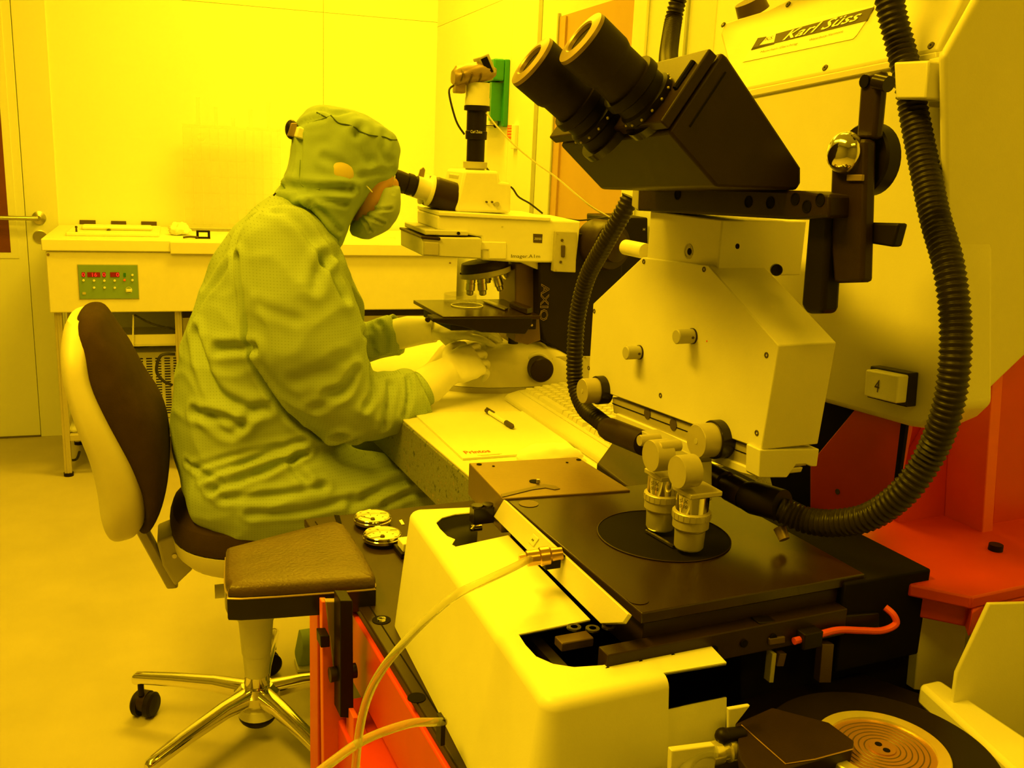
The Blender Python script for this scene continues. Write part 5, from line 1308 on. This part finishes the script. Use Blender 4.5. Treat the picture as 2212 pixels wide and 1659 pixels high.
for x0, x1, y0, y1, v_, mt in ((1775, 1800, 1392, 1475, .585, 'brown_plate'), (1667, 1676, 1412, 1475, .585, 'grey_paint'), (1683, 1698, 1412, 1440, .586, 'brown_plate')):
    G().prism([av(x0 + 2, y0, v_), av(x1 + 2, y0, v_), av(x1 - 5, y1, v_), av(x0 - 5, y1, v_)], V * .008).build('spacer_post', mt, t, bevel=.0005)
vq_([(1640, 1345), (1900, 1325), (1900, 1360), (1640, 1385)], .587, .012, 'lower_rail_bar', 'black')
vq_([(1662, 1380), (1697, 1375), (1697, 1390), (1662, 1395)], .583, .006, 'lug', 'brown_plate')
# wafer chuck transport
zq = .862
cc_ = az(1905, 1622, zq); rr = (az(2057, 1659, zq) - cc_).length
G().lathe(cc_ - Z * .012, Z, [(0, rr * 1.75), (.010, rr * 1.75), (.011, rr * 1.7)], 72).build('chuck_table', 'black', t)
G().lathe(cc_ - Z * .001, Z, [(0, rr * 1.0), (.004, rr * 1.0), (.005, rr * .98), (.005, rr * .80), (.003, rr * .79)], 72, cap=False).build('chuck_ring', 'gold', t, label='polished gold ring')
G().lathe(cc_ - Z * .001, Z, [(0, rr * .8), (.0032, rr * .8)], 64).build('chuck_disc', 'copper', t)
for k in range(7):
    r1 = rr * (.18 + .085 * k)
    R = [[cc_ + Z * .0023 + Vector((math.cos(2 * math.pi * j / 56), math.sin(2 * math.pi * j / 56), 0)) * (r1 + .0005 * math.cos(b_)) + Z * .0004 * math.sin(b_) for b_ in (0, 1.57, 3.14, 4.71)] for j in range(56)]
    G().rings(R, closed=True).build('vacuum_groove', 'brown_plate', t)
G().lathe(cc_ + Z * .002, Z, [(0, rr * .2), (.0012, rr * .2)], 32).build('chuck_hub', 'copper', t)
for k in (-1, 1): G().lathe(cc_ + V * rr * .085 * k + Z * .003, Z, [(0, rr * .055), (.0006, rr * .055)], 14).build('vacuum_hole', 'dark', t)
G().prism([az(x, y, zq + .012) for x, y in ((1590, 1562), (1668, 1528), (1790, 1560), (1845, 1600), (1840, 1620), (1700, 1660), (1640, 1700), (1600, 1640))], -Z * .012).build('chuck_arm', 'black_metal', t, bevel=.001)
G().tube([az(1602, 1566, zq + .0125), az(1640, 1600, zq + .0125), az(1697, 1650, zq + .0125), az(1760, 1640, zq + .0125), az(1842, 1618, zq + .0125)], .0006, 6, 1).build('edge_strip', 'brass', t)
a = az(1562, 1590, zq + .012); b = az(1605, 1583, zq + .012); G().lathe(a, b - a, [(0, .006), ((b - a).length, .005)], 16).build('stop_screw', 'black', t); G().ell(a, X * .0065, Y * .0065, Z * .0065, 14, 10).build('screw_head', 'black', t)
a = az(1540, 1628, zq); b = az(1602, 1612, zq); G().lathe(a, b - a, [(-.004, .009), (.006, .009), (.007, .0075), (.012, .0075), (.013, .0095), ((b - a).length, .0095)], 24).build('hose_nut', 'gold', t)
G().prism([av(x, y, .515) for x, y in ((1452, 1622), (1545, 1610), (1545, 1700), (1448, 1700))], V * .006).build('bracket_sheet', 'cream', t, bevel=.001)
G().prism([av(x, y, .53) for x, y in ((1575, 1532), (1622, 1524), (1590, 1565), (1588, 1610), (1575, 1610))], V * .004).build('bracket_sheet', 'cream', t, bevel=.001)
G().prism([az(x, y, .84) for x, y in ((1570, 1660), (1640, 1642), (1655, 1680), (1600, 1700))], -Z * .01).build('bracket_sheet', 'cream', t, bevel=.001)
tag(G().tube([az(1545, 1625, .87), az(1515, 1625, .872), az(1488, 1645, .868), az(1470, 1690, .86)], .0048, 10, 6).build('air_hose', 'tube_clear'), 'short clear hose curling beside the gold chuck ring, bottom edge', 'hose')
tag(G().tube([av(1715, 1385, .58), av(1765, 1372, .58), av(1810, 1361, .58), av(1860, 1362, .58), av(1905, 1362, .578), av(1935, 1348, .575), av(1930, 1328, .578), av(1912, 1312, .585)], .0031, 10, 6).build('red_hose', 'cable_red'), 'thin red hose looping under the black stage at the right', 'hose')
G().mbox(.545, .565, .574, .590, uv(av(1835, 1361, .58))[2] - .007, uv(av(1835, 1361, .58))[2] + .008).build('hose_clip', 'black', t, bevel=.001)

# ---- arm rest pad
t2 = thing('arm_rest', 'black padded arm rest clamped to the desk edge in front of the chair', 'arm rest', W(.21, 1.08, .78))
zp = .808
cs = [az(484, 1200, zp), az(716, 1136, zp), az(812, 1243, zp), az(492, 1272, zp)]
pad = [az(488, 1192, zp), az(700, 1137, zp), az(735, 1136, zp), az(752, 1150, zp), az(806, 1238, zp), az(806, 1256, zp), az(785, 1262, zp), az(520, 1280, zp), az(494, 1270, zp), az(486, 1250, zp)]
cen = sum(pad, Vector()) / len(pad)
def sc_(k, dz, P=pad): return [cen + (p - cen) * k + Z * dz for p in spline(P + [P[0]], 3)[:-1]]
G().rings([sc_(.97, -.008), sc_(1.0, -.005), sc_(1.0, -.001), sc_(.98, .004), sc_(.94, .0065), sc_(.80, .008), sc_(.4, .0085)]).build('cushion', 'leather', t2, angle=60)
G().rings([sc_(1.0, -.034), sc_(1.01, -.031), sc_(1.01, -.008), sc_(.985, -.007)]).build('tray', 'black_gloss', t2, angle=40)
G().rings([sc_(1.014, -.0085), sc_(1.016, -.0075), sc_(1.0, -.0065)]).build('piping', 'brushed', t2)
c = cen - Z * .030
G().box(c, U * .05, V * .05, Z * .008).build('mount_plate', 'black', t2, bevel=.001)
G().box(W(.262, uv(cen)[1], DZ - .02), U * .07, V * .04, Z * .012).build('clamp', 'black', t2, bevel=.001)
c_ = W(.24, uv(cen)[1], DZ); 

# ---- corrugated light guides
def corr(pts, r, name, label, sub=26):
    P = spline(pts, sub)
    # resample evenly
    L_ = [0]
    for a, b in zip(P[:-1], P[1:]): L_.append(L_[-1] + (b - a).length)
    step = .0013; n_ = int(L_[-1] / step); Q = []; j = 0
    for k in range(n_ + 1):
        s_ = k * step
        while j < len(L_) - 2 and L_[j + 1] < s_: j += 1
        f = (s_ - L_[j]) / max(L_[j + 1] - L_[j], 1e-9); Q.append(P[j].lerp(P[j + 1], min(f, 1)))
    g = G().tube(Q, 0, 14, 1, rf=lambda i, nn: r * (1 + .09 * math.cos(i * math.pi / 2)))
    return tag(g.build(name, 'hose', angle=80), label, 'hose')
corr([au(1950, -200, UH + .02), au(1920, -130, UH - .03), au(1915, -60, UH - .03), au(1925, 20, UH - .03), au(1945, 100, UH - .025), au(1962, 170, UH - .025), au(1975, 250, UH - .025), au(1995, 350, UH - .03), au(2020, 470, UH - .04), au(2048, 570, UH - .05), au(2063, 680, UH - .055), au(2062, 790, UH - .06), au(2045, 890, UH - .06),
      au(2010, 980, UH - .06), au(1955, 1060, UH - .07), au(1880, 1115, UH - .08), au(1800, 1130, UH - .09), au(1735, 1122, UH - .10), au(1680, 1098, UH - .115)], .0118, 'corrugated_hose', 'long black corrugated hose curving down over the cream housing and back under the optics head')
corr([au(1362, 425, .56), au(1345, 460, .555), au(1305, 530, .55), au(1268, 600, .55), au(1248, 680, .55), au(1242, 760, .55), au(1243, 830, .55), au(1262, 880, .548), au(1290, 905, .546), au(1322, 930, .545)], .0098, 'corrugated_hose', 'black corrugated hose hanging at the left of the cream optics head')
corr([W(.71, .80, 1.50), W(.69, .83, 1.545), W(.67, .86, 1.56), au(1490, -90, .68) + V * .01, au(1475, -40, .68), au(1462, 10, .68), au(1452, 60, .67), au(1444, 122, .62), au(1446, 160, .56)], .0100, 'corrugated_hose', 'short black corrugated hose rising behind the large eyepieces to the top edge')
# ---- clear air hoses
HS = [f1 + fd * .004, az(1100, 1230, .962), az(1040, 1258, .965), az(985, 1285, .96), az(930, 1330, .945), av(880, 1380, .66), av(830, 1440, .66), av(797, 1500, .66), av(778, 1570, .66), av(768, 1660, .66), av(760, 1800, .66)]
tag(G().tube(HS, .0034, 14, 8).build('air_hose', 'tube_clear'), 'clear air hose arching from the brass fitting over the white cover', 'hose')
e0_ = az(958, 1560, .80)
HS = [av(960, 1559, .70), av(930, 1560, .695), av(890, 1562, .69), av(830, 1580, .68), av(775, 1605, .66), av(725, 1640, .64), av(660, 1690, .62)]
tag(G().tube(HS, .0037, 14, 8).build('air_hose', 'tube_clear'), 'clear air hose leaving the low side of the white cover, bottom left', 'hose')
G().box(av(952, 1575, .702), U * .004, V * .012, Z * .025).build('hose_port', 'black', AL)
